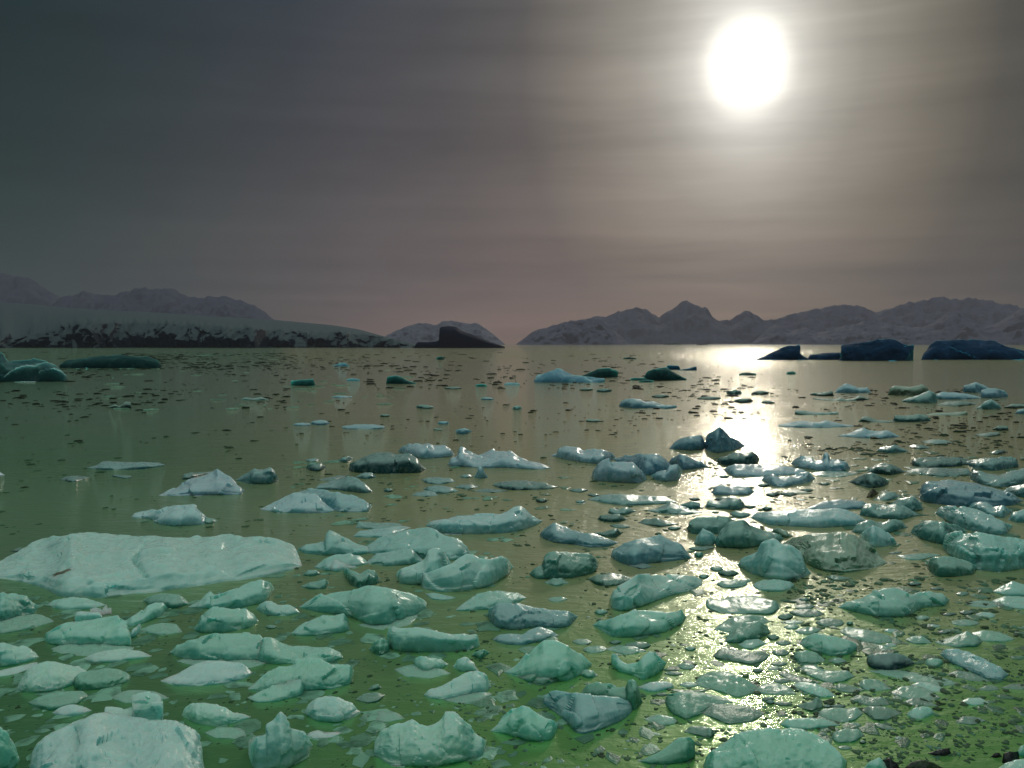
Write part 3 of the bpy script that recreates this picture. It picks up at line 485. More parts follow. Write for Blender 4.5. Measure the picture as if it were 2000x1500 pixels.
# ---------------------------------------------------------------- materials
def ice_material(name, scale, grain, rough_lo, rough_hi, TOP_LIGHT=.85, spec=.5):
    m, T, out = material(name)
    tc = T.n('ShaderNodeTexCoord').outputs['Object']
    oi = T.n('ShaderNodeObjectInfo')
    off = T.n('ShaderNodeVectorMath', operation='ADD', i={0: tc, 1: oi.outputs['Random']}).outputs[0]
    off = T.vm('ADD', tc, T.vm('SCALE', oi.outputs['Location']).outputs[0]).outputs[0]
    n1 = T.noise(off, 1.7 * scale, 6, .6, .6)
    n2 = T.noise(off, 9 * scale, 5, .65, .3)
    n3 = T.noise(off, 55 * scale, 3, .6)
    vein = T.n('ShaderNodeTexNoise', noise_type='RIDGED_MULTIFRACTAL', i={'Vector': off, 'Scale': 3.2 * scale, 'Detail': 5., 'Roughness': .6, 'Distortion': .8}).outputs[0]
    c = oi.outputs['Color']
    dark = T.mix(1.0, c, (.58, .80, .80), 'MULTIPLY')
    light = T.mix(.35, c, (.74, .88, .80)) if TOP_LIGHT > .1 else T.mix(1.0, c, (2.2, 2.1, 1.8), 'MULTIPLY')
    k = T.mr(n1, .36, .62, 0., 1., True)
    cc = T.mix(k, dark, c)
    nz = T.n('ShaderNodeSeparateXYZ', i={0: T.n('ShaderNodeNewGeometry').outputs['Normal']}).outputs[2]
    top_lit = T.mr(T.math('ADD', nz, T.math('MULTIPLY', T.math('SUBTRACT', n1, .5), .9)),   .30, .95, 0., 1., True)  # by normal: paler tops, darker sides, light from above painted into the colour
    cc = T.mix(T.math('MULTIPLY', top_lit, TOP_LIGHT), T.mix(1.0, cc, STEEP_SHADE, 'MULTIPLY'), T.mix(.4, c, (.74, .92, .82)) if TOP_LIGHT > .1 else light)
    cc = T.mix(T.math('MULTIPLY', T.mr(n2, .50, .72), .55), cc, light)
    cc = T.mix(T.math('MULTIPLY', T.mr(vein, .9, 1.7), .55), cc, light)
    b = T.bump(n1, .16, .20 / scale)
    b = T.bump(n2, .11, .04 / scale, b)
    b = T.bump(n3, grain, .012 / scale, b)
    ro = T.mr(n2, .3, .7, rough_lo, rough_hi)
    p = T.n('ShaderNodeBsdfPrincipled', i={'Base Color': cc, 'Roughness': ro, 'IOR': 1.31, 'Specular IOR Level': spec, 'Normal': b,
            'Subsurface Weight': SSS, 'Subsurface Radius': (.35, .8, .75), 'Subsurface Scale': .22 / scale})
    T.link(p.outputs[0], out.inputs[0])
    return m
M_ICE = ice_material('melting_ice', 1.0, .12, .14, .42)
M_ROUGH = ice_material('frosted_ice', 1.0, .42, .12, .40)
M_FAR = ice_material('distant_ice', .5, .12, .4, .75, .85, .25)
M_BERG = ice_material('iceberg_ice', .06, .3, .6, .9, .05, .05)

def rock_material(name, c1, c2, sc, rough=.35):
    m, T, out = material(name)
    tc = T.n('ShaderNodeTexCoord').outputs['Object']
    n = T.noise(tc, sc, 6, .6)
    p = T.n('ShaderNodeBsdfPrincipled', i={'Base Color': T.mix(T.mr(n, .4, .65), c1, c2), 'Roughness': rough, 'Normal': T.bump(n, .6, .04)})
    T.link(p.outputs[0], out.inputs[0]); return m
M_ROCK = rock_material('wet_black_rock', (.006, .006, .007), (.025, .024, .022), 9)
M_MOSS = rock_material('weedy_rock', (.01, .02, .008), (.03, .07, .015), 14)
M_DIRT = rock_material('dirt', (.03, .02, .01), (.30, .26, .18), 14, .8)
M_BED = rock_material('seabed_silt', (.02, .035, .012), (.05, .07, .03), .6, .9)
M_BRASH, T, out = material('clear_brash')
g = T.n('ShaderNodeNewGeometry')
n = T.noise(g.outputs['Position'], 2.3, 2)
cc = T.mix(T.mr(n, .35, .65), (.035, .065, .035), (.11, .20, .12))
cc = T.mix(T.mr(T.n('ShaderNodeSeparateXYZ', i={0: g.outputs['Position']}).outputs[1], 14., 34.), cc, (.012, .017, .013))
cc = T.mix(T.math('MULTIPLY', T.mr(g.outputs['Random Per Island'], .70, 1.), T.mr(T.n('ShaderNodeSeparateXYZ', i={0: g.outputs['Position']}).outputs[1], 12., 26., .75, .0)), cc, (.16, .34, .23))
p = T.n('ShaderNodeBsdfPrincipled', i={'Base Color': cc, 'Roughness': .6, 'IOR': 1.31, 'Specular IOR Level': .1})
T.link(p.outputs[0], out.inputs[0])

# water: fresnel skin over turbid green water one can see a little way into
M_WATER, T, out = material('sea_water')
geo = T.n('ShaderNodeNewGeometry'); P = geo.outputs['Position']
s3 = T.n('ShaderNodeSeparateXYZ', i={0: P})
near = T.mr(s3.outputs[1], 5., 30., 1., 0.)
near = T.math('POWER', near, 1.6)
shal = T.mr(T.math('ADD', s3.outputs[1], T.math('MULTIPLY', T.noise(P, .25, 3), 4.)), 6., 15., 1., 0., True)
bodyc = T.mix(near, WATER_FAR, WATER_MID)
bodyc = T.mix(shal, bodyc, WATER_NEAR)
alg = T.mr(T.math('ADD', s3.outputs[0], T.math('MULTIPLY', T.noise(P, .4, 3), 2.5)), -1.8, 1.8, 0., 1., True)
bodyc = T.mix(T.math('MULTIPLY', alg, T.mr(s3.outputs[1], 5.5, 11., 1., 0., True)), bodyc, WATER_GREEN)
left_mask = T.mr(T.math('ADD', s3.outputs[0], T.math('ADD', T.math('MULTIPLY', s3.outputs[1], .26), T.math('MULTIPLY', T.noise(P, .12, 3), 3.))), -3., 6., 1., 0., True)  # water body turns darker and more blue-green towards the left
bodyc = T.mix(T.math('MULTIPLY', left_mask, .85), bodyc, T.mix(1.0, bodyc, (.20, .68, .66), 'MULTIPLY'))
pr = T.vm('MULTIPLY', P, (1.0, 2.2, 1.0)).outputs[0]
w0 = T.noise(pr, .16, 2, .5, .3)
w1 = T.noise(pr, .7, 3, .5, .4)
w2 = T.noise(pr, 3.2, 3, .55, .5)
w3 = T.noise(pr, 17., 3, .6, .3)
w4 = T.noise(P, 75., 2, .6)
grease = T.mr(T.noise(P, .35, 4, .6, .8), .47, .60, 0., 1., True)
dist = T.vm('LENGTH', P).outputs['Value']
calm = T.math('ADD', T.math('MULTIPLY', T.mr(dist, 12., 40., 1., .5, True), T.mr(dist, 7., 13., .55, 1.)), T.mr(dist, 60., 260., 0., 1.6, True))
b = T.bump(w0, T.math('MULTIPLY', calm, WV0), .45)
b = T.bump(w1, T.math('MULTIPLY', calm, WV1), .20, b)
b = T.bump(w2, T.math('MULTIPLY', calm, WV2), .06, b)
b = T.bump(w3, T.math('MULTIPLY', calm, WV3), .012, b)
b = T.bump(w4, T.math('MULTIPLY', grease, WV4), .006, b)
fr = T.n('ShaderNodeFresnel', i={'IOR': WIOR, 'Normal': b}).outputs[0]
dif = T.n('ShaderNodeBsdfDiffuse', i={0: bodyc, 'Normal': b})
tr = T.n('ShaderNodeBsdfTransparent', i={0: (.50, .82, .62, 1)})
body = T.n('ShaderNodeMixShader', i={0: T.mr(s3.outputs[1], 6., 16., CLEAR, .2), 1: dif.outputs[0], 2: tr.outputs[0]})
near_gloss = T.mr(s3.outputs[1], 6.5, 14., 1., 0., True)
gloss_tint = T.mix(near_gloss, (1., .97, .88), GLITTER_TINT)  # gloss coloured green close by, painting the hue of the glitter
gls = T.n('ShaderNodeBsdfGlossy', i={0: gloss_tint, 'Roughness': WROUGH, 'Normal': b})
gl2 = T.n('ShaderNodeBsdfGlossy', i={0: gloss_tint, 'Roughness': T.mr(s3.outputs[1], 8., 22., SHEENR0, SHEENR), 'Normal': b})
gmix = T.n('ShaderNodeMixShader', i={0: T.mr(s3.outputs[1], 7., 22., SHEEN0, SHEEN), 1: gls.outputs[0], 2: gl2.outputs[0]})
ms = T.n('ShaderNodeMixShader', i={0: fr, 1: body.outputs[0], 2: gmix.outputs[0]})
T.link(ms.outputs[0], out.inputs[0])

# far land: rock that shows where it is too steep for snow
def land_material(name, snow, rock, sc, steep0, steep1, patch):
    m, T, out = material(name)
    g = T.n('ShaderNodeNewGeometry'); P = g.outputs['Position']
    nz = T.n('ShaderNodeSeparateXYZ', i={0: g.outputs['Normal']}).outputs[2]
    q = T.vm('MULTIPLY', P, (1., .6, 1.3)).outputs[0]
    n = T.noise(q, sc, 6, .65, .5)
    n2 = T.noise(q, sc * 5, 4, .6)
    k = T.math('ADD', nz, T.math('ADD', T.math('MULTIPLY', T.math('SUBTRACT', n, .5), patch), T.math('MULTIPLY', T.math('SUBTRACT', n2, .5), patch * .5)))
    c = T.mix(T.mr(k, steep0, steep1, 0., 1., True), rock, snow)
    p = T.n('ShaderNodeBsdfPrincipled', i={'Base Color': c, 'Roughness': .85, 'Specular IOR Level': .1, 'Normal': T.bump(n2, .5, .1 / sc)})
    T.link(p.outputs[0], out.inputs[0]); return m
M_MTN = land_material('snow_streaked_rock', (.12, .105, .165), (.035, .031, .06), .018, .40, .70, 1.6)
M_MTN2 = land_material('far_snowy_rock', (.08, .072, .125), (.045, .041, .075), .010, .4, .75, 1.4)
M_PALE = land_material('pale_snow_hill', (.19, .17, .23), (.11, .10, .145), .012, .35, .75, 1.2)
M_GLA = land_material('glacier_ice', (.095, .115, .13), (.004, .010, .028), .05, .36, .50, 1.7)

# ---------------------------------------------------------------- water and bed
def sheet(name, z, mat, label, cat):
    S = 14000.
    ys = [-60, 3, 30, 200, 1500, S]
    v = []; f = []
    for y in ys: v += [(-S, y, z), (S, y, z)]
    for i in range(len(ys) - 1): f.append((2 * i, 2 * i + 1, 2 * i + 3, 2 * i + 2))
    return link(name, v, f, mat, label, cat, kind='structure', smooth=False)
sheet('water', 0., M_WATER, 'calm green grey sea dotted with drifting ice', 'sea')
sheet('seabed', -1.1, M_BED, 'dim green silty bottom under the shallow water', 'seabed')

# ---------------------------------------------------------------- floating ice
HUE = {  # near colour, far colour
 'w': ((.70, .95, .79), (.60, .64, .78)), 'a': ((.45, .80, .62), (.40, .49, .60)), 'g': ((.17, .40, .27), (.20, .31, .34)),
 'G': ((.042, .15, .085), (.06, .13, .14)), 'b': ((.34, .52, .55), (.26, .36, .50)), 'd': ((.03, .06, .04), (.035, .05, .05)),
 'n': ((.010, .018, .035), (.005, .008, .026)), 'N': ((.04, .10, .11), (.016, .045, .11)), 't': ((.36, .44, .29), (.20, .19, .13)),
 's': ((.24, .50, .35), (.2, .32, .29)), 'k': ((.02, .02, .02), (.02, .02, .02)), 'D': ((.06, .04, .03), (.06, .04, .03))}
def parse(s): return np.array([[float(c) for c in q.split(',')] for q in s.split()])
def resample(P, n):
    L = np.concatenate([[0], np.cumsum(np.hypot(*np.diff(P, axis=0).T))])
    t = np.linspace(0, L[-1], n)
    return np.stack([np.interp(t, L, P[:, 0]), np.interp(t, L, P[:, 1])], 1)
def soften(a, k=1):
    for _ in range(k):
        b = a.copy(); b[1:-1] = .25 * a[:-2] + .5 * a[1:-1] + .25 * a[2:]; a = b
    return a

def ice_body(name, style, up, low, label, cat, mat=None, group=None, seed=0, base_z=0.0, base_d=None):
    tok = style.split(); hue = tok[0]; q = float(tok[1]); f = float(tok[2]); flags = ''.join(tok[3:])
    up = parse(up) if isinstance(up, str) else up
    low = parse(low) if isinstance(low, str) else low
    low = low[np.argsort(low[:, 0])]
    if hue in 'gG' and up[0, 0] > 1280 and low[:, 1].max() > 1130: q *= .65
    wpx = up[:, 0].max() - up[:, 0].min(); hpx = low[:, 1].max() - up[:, 1].min()
    nu = int(np.clip((wpx + hpx) / 3.2, 14, 190))
    nt = int(np.clip(hpx / 2.6, 9, 48))
    Uo = resample(up, nu); Uo = soften(Uo, 1 if nu > 30 else 0)
    base = np.vstack([up[:1], low, up[-1:]])
    sub = resample(base, 60); sub = soften(sub, 2)
    o = np.argsort(sub[:, 0], kind='stable'); sub = sub[o]
    yb = soften(np.interp(Uo[:, 0], sub[:, 0], sub[:, 1]), 6); yt = np.minimum(Uo[:, 1], yb - .3)
    sg = seed * 13
    u01 = np.linspace(0, 1, nu)
    un = np.stack([u01 * wpx / 26., np.full(nu, seed * 3.7), np.zeros(nu)], -1)
    far_m = HC * F / max(float(np.median(yb)) - HROW, 1.)
    if base_d is None:
        yb = yb + fbm(un * .6, sg, 2) * .03 * hpx * np.sin(np.pi * u01) * min(1., (14. / far_m) ** 1.5)
        if far_m > 30: yb = yb.mean() + (yb - yb.mean()) * (.12 if far_m > 60 else .5)
        yb = np.maximum(yb, HROW + 1.5)
    tot = yb - yt
    ax, sb = ray(Uo[:, 0], yb); _, s_t = ray(Uo[:, 0], yt); _, s_m = ray(Uo[:, 0], yb - (1 - q) * tot)
    df = (base_z - HC) / np.minimum(sb, -2e-4) if base_d is None else np.full(nu, base_d)
    if base_d is not None: bz = HC + sb * df
    else: bz = np.full(nu, base_z)
    D0 = float(np.median(df))
    if D0 > 60: un = un * .16
    Wm = wpx * D0 / F
    dm = (bz - HC) / np.minimum(s_m, -2e-4)
    cap = (.62 if q < .5 else .42) * Wm
    Wd = np.clip(dm - df, 0, None)
    cap_u = cap * (np.sin(np.pi * np.clip(u01, .02, .98)) ** .6)
    Wd = np.minimum(Wd, cap_u)
    Wd = np.maximum(Wd, .10 * Wm * np.sin(np.pi * u01) ** .5)
    Wd *= 1 + .22 * fbm(un * .5, sg + 3, 2)
    Wd = soften(Wd, 3)
    dr = df + Wd
    H = HC + dr * s_t - bz
    thin = .006 * D0 / 8
    bad = H < thin
    if bad.any():                                        # too deep for its outline: draw the crest nearer
        dr2 = (bz + thin - HC) / np.minimum(s_t, -2e-4)
        dr = np.where(bad, np.maximum(dr2, df + .01 * Wm), dr); Wd = dr - df
        H = np.maximum(HC + dr * s_t - bz, thin)
    Hm = float(H.max())
    edge = np.clip(np.minimum(u01, 1 - u01) * 6, 0, 1)
    Bk = (.22 * Wd.max() + .16 * Wm) * np.sin(np.pi * np.clip(u01, .015, .985)) ** .55
    if 'F' in flags: Bk *= .25
    if 'F' in flags: un = un * .12
    if D0 > 60: notch0 = .3
    else: notch0 = 1.
    fv = np.clip(f * .84 + .12 * fbm(un * .5, sg + 5, 2), .15, .96)
    notch = .10 * notch0 * H * (1 + .7 * fbm(un * .45, sg + 8, 2)) * edge
    if 'z' in flags: notch *= 0
    # profile: key points (t, offset from waterline, height)
    K = np.array([-.42, -.2, 0, .12, .36, .55, 1., 1.3, 1.65, 2.0, 2.25])
    dd = min(.16 + .25 * Hm, .5) if 'z' not in flags else .01
    offs = np.stack([.25 * Wd, -.10 * H * edge - (.16 if D0 < 26 else .03) * Wm * edge + notch, notch, .02 * Wd, .10 * Wd, .30 * Wd, Wd, Wd + .3 * Bk, Wd + .8 * Bk, Wd + Bk, Wd + 1.2 * Bk], 1)
    zz = np.stack([0 * H - dd * edge, 0 * H - .10 * dd * edge - .004, 0 * H - .002, .30 * fv * H, fv * H, (fv + (1 - fv) * .42) * H, H, .86 * H, .42 * H, -.002 + 0 * H, 0 * H - dd * edge], 1)
    ts = np.concatenate([[-.42, -.2], np.linspace(0, 1, nt), np.linspace(1, 2, max(6, nt // 2))[1:], [2.25]])
    off = np.stack([np.interp(ts, K, r) for r in offs]); z = np.stack([np.interp(ts, K, r) for r in zz])
    for _ in range(1):
        for A in (off, z):
            A[:, 3:-3] = .25 * A[:, 2:-4] + .5 * A[:, 3:-3] + .25 * A[:, 4:-2]
    z *= np.where(ts > 0, 1, 0)[None, :] * (H / np.maximum(z.max(1), 1e-6) - 1)[:, None] * np.clip(ts / .5, 0, 1)[None, :] + 1
    Hs = np.minimum(soften(H, int(2 * (nu / 30) ** 2) + 1), 1.22 * H)
    wt = np.where(ts <= 1, np.clip(ts, 0, 1) ** 1.2, np.clip(2 - ts, 0, 1))
    z *= np.where(ts[None, :] > 0, (Hs[:, None] + (H - Hs)[:, None] * wt[None, :]) / np.maximum(H, 1e-6)[:, None], 1)
    d = df[:, None] + off
    P = np.stack([ax[:, None] * d, d, z + bz[:, None]], -1)
    # relief along the normals
    du = np.gradient(P, axis=0); dv = np.gradient(P, axis=1)
    N = np.cross(du, dv); ln = np.linalg.norm(N, axis=-1, keepdims=True); N = N / np.maximum(ln, 1e-9)
    N = np.where(ln < 1e-9, np.array([0, -.5, .8]), N)
    S = max(Hm * 1.3, .22 * Wm); S = min(S, .45 * Wm + 1e-6)
    amp = min(.14 * Hm + .010 * Wm, .08 * Wm)
    mask = np.clip(np.interp(ts, [-.42, -.2, 0, .2, 2, 2.25], [.3, .6, .25, 1, .3, .2]), 0, 1)[None, :] * edge[:, None]
    Q = P + np.array([seed * 1.31, 0, seed * .77])
    disp = .5 * fbm(Q / S * .9, sg + 11, 3) + .85 * facets(Q / S * 1.15, sg + 17) + .09 * facets(Q / S * 4., sg + 31)
    if 'r' in flags or 'R' in flags: disp = disp * .9 + .2 * fbm(Q / S * 6, sg + 23, 4, .65) + .22 * facets(Q / S * 6.5, sg + 41)
    if 'R' in flags: disp = disp + .4 * fbm(Q / S * 9, sg + 51, 3, .7)
    disp = disp - .12
    if 'F' in flags: disp = 1.1 * fbm(Q / .8, sg, 4, .55) + .5 * facets(Q / .5, sg + 2) + .22 * fbm(Q / .12, sg + 9, 3) - .25
    if D0 > 60: disp *= .02 if hue == 'n' else .9
    P = P + N * (disp * mask * amp)[..., None]
    if 'F' in flags:                                      # long open crack across the great floe
        cxy = np.array([ground(*c)[0:2] for c in ((280, 1092), (265, 1110), (263, 1122), (285, 1148))]).astype(float)
        dist = np.full(P.shape[:2], 9.)
        for a, b2 in zip(cxy[:-1], cxy[1:]):
            ab = b2 - a; tt = np.clip(((P[..., :2] - a) @ ab) / (ab @ ab), 0, 1)
            dist = np.minimum(dist, np.linalg.norm(P[..., :2] - (a + tt[..., None] * ab), axis=-1))
        P[..., 2] -= .06 * np.exp(-(dist / .028) ** 2) * (P[..., 2] > .05)
    nT = len(ts)
    idx = np.arange(nu * nT).reshape(nu, nT)
    a, b, c, e = idx[:-1, :-1].ravel(), idx[1:, :-1].ravel(), idx[1:, 1:].ravel(), idx[:-1, 1:].ravel()
    faces = list(zip(a, b, c, e)) + list(zip(idx[:-1, -1], idx[1:, -1], idx[1:, 0], idx[:-1, 0]))
    faces += [tuple(idx[0, :]), tuple(idx[-1, ::-1])]
    ctr = (float(np.mean(ax * (df + .3 * Wd))), float(np.mean(df + .3 * Wd)), float(bz.min()))
    if mat is None:
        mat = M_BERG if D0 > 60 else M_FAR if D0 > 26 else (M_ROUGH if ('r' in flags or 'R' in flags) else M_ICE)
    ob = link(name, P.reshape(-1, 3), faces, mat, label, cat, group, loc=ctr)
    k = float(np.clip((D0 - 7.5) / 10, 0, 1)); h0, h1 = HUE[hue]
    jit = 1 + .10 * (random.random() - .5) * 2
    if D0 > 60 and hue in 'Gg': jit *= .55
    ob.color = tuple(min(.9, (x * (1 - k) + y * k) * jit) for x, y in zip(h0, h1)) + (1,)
    ob['_d'] = D0
    return ob

GROUP_ICE = 'pieces of brash ice adrift in the bay'
marks = []; labels = set(); bodies = {}
for i, line in enumerate(ICE.strip().splitlines()):
    st, ref, lab, upS, loS = line.split('|')
    up = parse(upS); lo = parse(loS)
    cxp, cyp = up[:, 0].mean(), (up[:, 1].min() + lo[:, 1].max()) / 2
    far = lo[:, 1].max() < 750 and st[0] in 'nNG' and (up[:, 0].max() - up[:, 0].min()) > 40 and i < 10
    if i == 8: far = True
    flat = float(st.split()[1]) <= .45
    wpx = up[:, 0].max() - up[:, 0].min()
    if far: nm, ct, gr = 'iceberg', 'iceberg', 'icebergs in the outer bay'
    elif st.startswith('D'): nm, ct, gr = 'stone', 'stone', None
    elif flat: nm, ct, gr = 'ice_cake', 'ice cake', 'flat cakes of ice adrift in the bay'
    else: nm, ct, gr = 'ice_chunk', 'ice chunk', GROUP_ICE
    if 'F' in st.split(): nm, ct, gr = 'ice_floe', 'ice floe', None
    kw = {}
    if 'z' in st.split(): kw = dict(base_d=float(ground(240, 1490)[1]) + .38)
    if st.startswith('D'): kw = dict(mat=M_DIRT)
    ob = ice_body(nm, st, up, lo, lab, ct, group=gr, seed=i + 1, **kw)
    bodies[lab] = ob; labels.add(lab)
    if ref: marks.append((cxp, cyp, wpx, up[:, 1].min(), lo[:, 1].max(), ref))

# block resting on the boat shaped ice
bx = ice_body('ice_chunk', 'w .8 .85 z', '147,1216 147,1204 150,1196 160,1193 180,1193 194,1195 200,1203 200,1213', '196,1217 170,1219 152,1218',
              'small square rounded block of clear ice resting on the boat shaped ice', 'ice chunk', group=GROUP_ICE, seed=400, base_d=float(ground(170, 1262)[1]) + .34)
# dirt on the great floe
fl = bodies['great white flat floe with a dirt patch and a crack, left foreground']
def on_floe(px, py, z): 
    x, d = ground(px, py, .21); return float(x), float(d)
dep = bpy.context.evaluated_depsgraph_get()
verts = []; faces = []; M_ = 22
for ring in (0., .55, 1.):
    for j in range(M_ if ring else 1):
        t = 2 * math.pi * j / M_
        lob = 1 + .45 * math.sin(2 * t + 1) * math.cos(3 * t) + .3 * (rng.random() - .5)
        x, y = on_floe(119 + 21 * ring * lob * math.cos(t), 1112 + 3.0 * ring * lob * math.sin(t), 0)
        hit, loc, nrm, _ = fl.ray_cast(Vector((x, y, 5)) - fl.location, Vector((0, 0, -1)))
        z = (loc.z + fl.location.z) if hit else .2
        verts.append((x, y, z + (.012 if ring < .9 else -.004) * (.6 + .8 * rng.random())))
for j in range(M_):
    k = (j + 1) % M_
    faces += [(0, 1 + j, 1 + k), (1 + j, 1 + M_ + j, 1 + M_ + k, 1 + k)]
if verts: link('dirt_patch', verts, faces, M_DIRT, parent=fl, loc=verts[0])

# ---------------------------------------------------------------- little flat cakes
HN = {'b': 'blue grey', 'g': 'grey green', 'G': 'dark green', 'd': 'dark', 'a': 'pale aqua', 's': 'murky'}
todo = []
for i, c in enumerate(CAKES):
    a = c.split(','); x, y, w, h = map(float, a[:4])
    if w == 0: continue
    best = min(marks, key=lambda m: math.hypot(max(0, abs(x - m[0]) - m[2] / 2), 1.8 * max(0, m[3] - y, y - m[4])) + .12 * math.hypot(x - m[0], y - m[1]))
    dx = (x - best[0]) / (best[2] / 2 + 12); dy = (y - (best[3] + best[4]) / 2) / ((best[4] - best[3]) / 2 + 8)
    if abs(dx) > abs(dy): rel = 'to the right of' if dx > 0 else 'to the left of'
    else: rel = 'in front of' if dy > 0 else 'behind'
    dist = math.hypot(x - best[0], y - best[1])
    shape = 'long thin' if w / h > 4.6 else ('oval' if w / h > 2.9 else 'rounded')
    todo.append([x, y, w, h, a[4], best[5], rel, dist, shape, i])
fam = {}
for t in sorted(todo, key=lambda t: t[7]): fam.setdefault((t[5], t[6]), []).append(t)
ORD = ['nearest', 'second', 'third', 'fourth', 'fifth', 'sixth', 'seventh', 'eighth', 'ninth', 'tenth', 'eleventh', 'twelfth']
for (ref, rel), L in fam.items():
    for k, (x, y, w, h, hue, _, _, dist, shape, i) in enumerate(L):
        lab = f"{shape} {HN[hue]} ice cake {rel} {ref}"
        if len(L) > 1: lab = f"{shape} {HN[hue]} ice cake, {ORD[min(k, 11)]} cake {rel} {ref}"
        n = 12; t = np.linspace(0, math.pi, n)
        ex = np.cos(t)[::-1] * w / 2; jn = rng.normal(size=n) * .06
        upo = np.stack([x + ex, y - np.sin(t) * h * .5 * (1 + jn)], 1)
        m = 6; tl = np.linspace(.35, math.pi - .35, m)
        loo = np.stack([x - np.cos(tl) * w / 2, y + np.sin(tl) * h * .5 * (1 + rng.normal(size=m) * .06)], 1)
        skew = rng.normal() * .03; upo[:, 1] += (upo[:, 0] - x) * skew; loo[:, 1] += (loo[:, 0] - x) * skew
        rr = ' r' if rng.random() < .4 else ''
        ice_body('ice_cake', f"{hue} {.35 if hue in 'gas' else .5} .5{rr}", upo, loo, lab, 'ice cake', group='flat cakes of ice adrift in the bay', seed=500 + i)

# ---------------------------------------------------------------- rocks by the shore
for i, line in enumerate(ROCKS.strip().splitlines()):
    lab, upS, loS, k = line.split('|')
    ice_body('rock', 'k .7 .6 r', upS, loS, lab, 'rock', mat=M_MOSS if k == 'm' else M_ROCK, group='rocks breaking the water by the shore', seed=700 + i)

# ---------------------------------------------------------------- countless brash: one mass
ZONES = [(2000, 2600, 800, 1400, 700, 4, 20, .35), (-500, 0, 700, 1200, 300, 4, 20, .4),  # x0, x1, y0, y1, count, min px, max px, clumping
 (0, 720, 688, 735, 520, 3, 15, .36), (240, 580, 690, 722, 620, 3, 15, .25), (0, 560, 735, 800, 340, 3, 18, .38), (700, 1300, 688, 760, 330, 4, 20, .3),
 (560, 1250, 760, 870, 150, 3, 16, .4), (0, 560, 800, 1050, 230, 3, 18, .5), (1180, 1560, 715, 820, 260, 4, 22, .4),
 (1560, 2000, 760, 900, 420, 4, 22, .4), (1300, 1700, 860, 1010, 300, 3, 16, .5), (1700, 2000, 860, 1000, 260, 4, 18, .4),
 (560, 1150, 870, 1050, 260, 3, 14, .5), (1000, 1500, 930, 1140, 420, 3, 16, .45), (1500, 1850, 1080, 1180, 330, 3, 18, .4),
 (1130, 1560, 1130, 1330, 520, 3, 13, .3), (1540, 2000, 1130, 1300, 1100, 3, 20, .3), (1540, 2000, 1280, 1440, 1300, 3, 20, .3),
 (1150, 1560, 1320, 1500, 620, 3, 16, .35), (880, 1200, 1200, 1500, 430, 3, 14, .4), (480, 960, 1060, 1500, 700, 3, 13, .45),
 (0, 480, 1150, 1500, 380, 3, 12, .45), (1660, 2000, 1430, 1500, 330, 3, 16, .4)]
def scatter(zones, power, thick, out):
    bv = []; bf = []
    for zi, (x0, x1, y0, y1, cnt, a, b, cl) in enumerate(zones):
        made = 0; tries = 0
        while made < cnt and tries < cnt * 12:
            tries += 1
            px = x0 + (x1 - x0) * rng.random(); py = y0 + (y1 - y0) * rng.random()
            nn = .5 + .5 * float(fbm(np.array([px / 70., py / 22., zi * .37]), 5, 3))
            if nn < cl + .22 * rng.random(): continue
            made += 1
            x, d = ground(px, py); x = float(x); d = float(d)
            size = a + (b - a) * rng.random() ** power
            rad = .5 * size * d / F
            m = int(rng.integers(4, 7)) if size < 8 else int(rng.integers(6, 10))
            ang = rng.random() * 6.28; el = .45 + .4 * rng.random(); asp = .5 + .5 * rng.random()
            hgt = min(rad * (.12 + .2 * rng.random()), .06 + rad * .06) * thick
            b0 = len(bv); rrs = rng.random(m) * .8 + .5
            for ring, (s, zz) in enumerate(((1.0, -.5 * hgt), (1.02, .35 * hgt), (.62, hgt))):
                for j in range(m):
                    t = 2 * math.pi * j / m
                    ux, uy = s * rad * rrs[j] * math.cos(t), s * rad * rrs[j] * math.sin(t) * asp
                    bv.append((x + ux * math.cos(ang * .12) - uy * math.sin(ang * .12), d + (ux * math.sin(ang * .12) + uy * math.cos(ang * .12)) * 1.4, zz * (1 + .3 * (rng.random() - .5))))
            for ring in (0, 1):
                for j in range(m):
                    j2 = (j + 1) % m; o = b0 + ring * m
                    bf.append((o + j, o + j2, o + m + j2, o + m + j))
            bf.append(tuple(b0 + 2 * m + j for j in range(m)))
    return bv, bf
bv, bf = scatter(ZONES, 3.3, 1.0, 0)
link('brash_ice', bv, bf, M_BRASH, 'scatter of countless tiny dark ice fragments over the water', 'brash ice', kind='stuff', smooth=False)

M_SLUSH, T, out = material('half_sunk_slush')
g = T.n('ShaderNodeNewGeometry')
n = T.noise(g.outputs['Position'], 7., 4)
sxp = T.mr(T.n('ShaderNodeSeparateXYZ', i={0: g.outputs['Position']}).outputs[0], -.5, 2.5, 1., 0., True)
cc = T.mix(g.outputs['Random Per Island'], T.mix(sxp, (.05, .13, .075), (.12, .27, .17)), T.mix(sxp, (.17, .36, .25), (.32, .58, .43)))
cc = T.mix(T.mr(n, .45, .7), cc, (.06, .15, .09))
p = T.n('ShaderNodeBsdfPrincipled', i={'Base Color': cc, 'Roughness': .35, 'IOR': 1.31, 'Normal': T.bump(T.noise(g.outputs['Position'], 60., 3), .5, .01)})
T.link(p.outputs[0], out.inputs[0])
SLUSH = [(2000, 2700, 860, 1450, 260, 10, 60, .4), (-600, 0, 1100, 1450, 120, 10, 60, .4), (0, 500, 1150, 1500, 260, 8, 60, .38), (480, 980, 1060, 1500, 330, 8, 55, .38), (560, 1150, 900, 1060, 90, 10, 40, .5),
 (960, 1300, 1200, 1500, 130, 10, 50, .42), (1560, 2000, 1150, 1450, 190, 8, 55, .4), (1560, 2000, 880, 1100, 150, 10, 45, .4), (1250, 1560, 1100, 1420, 40, 8, 40, .45), (200, 800, 690, 800, 60, 10, 40, .4)]
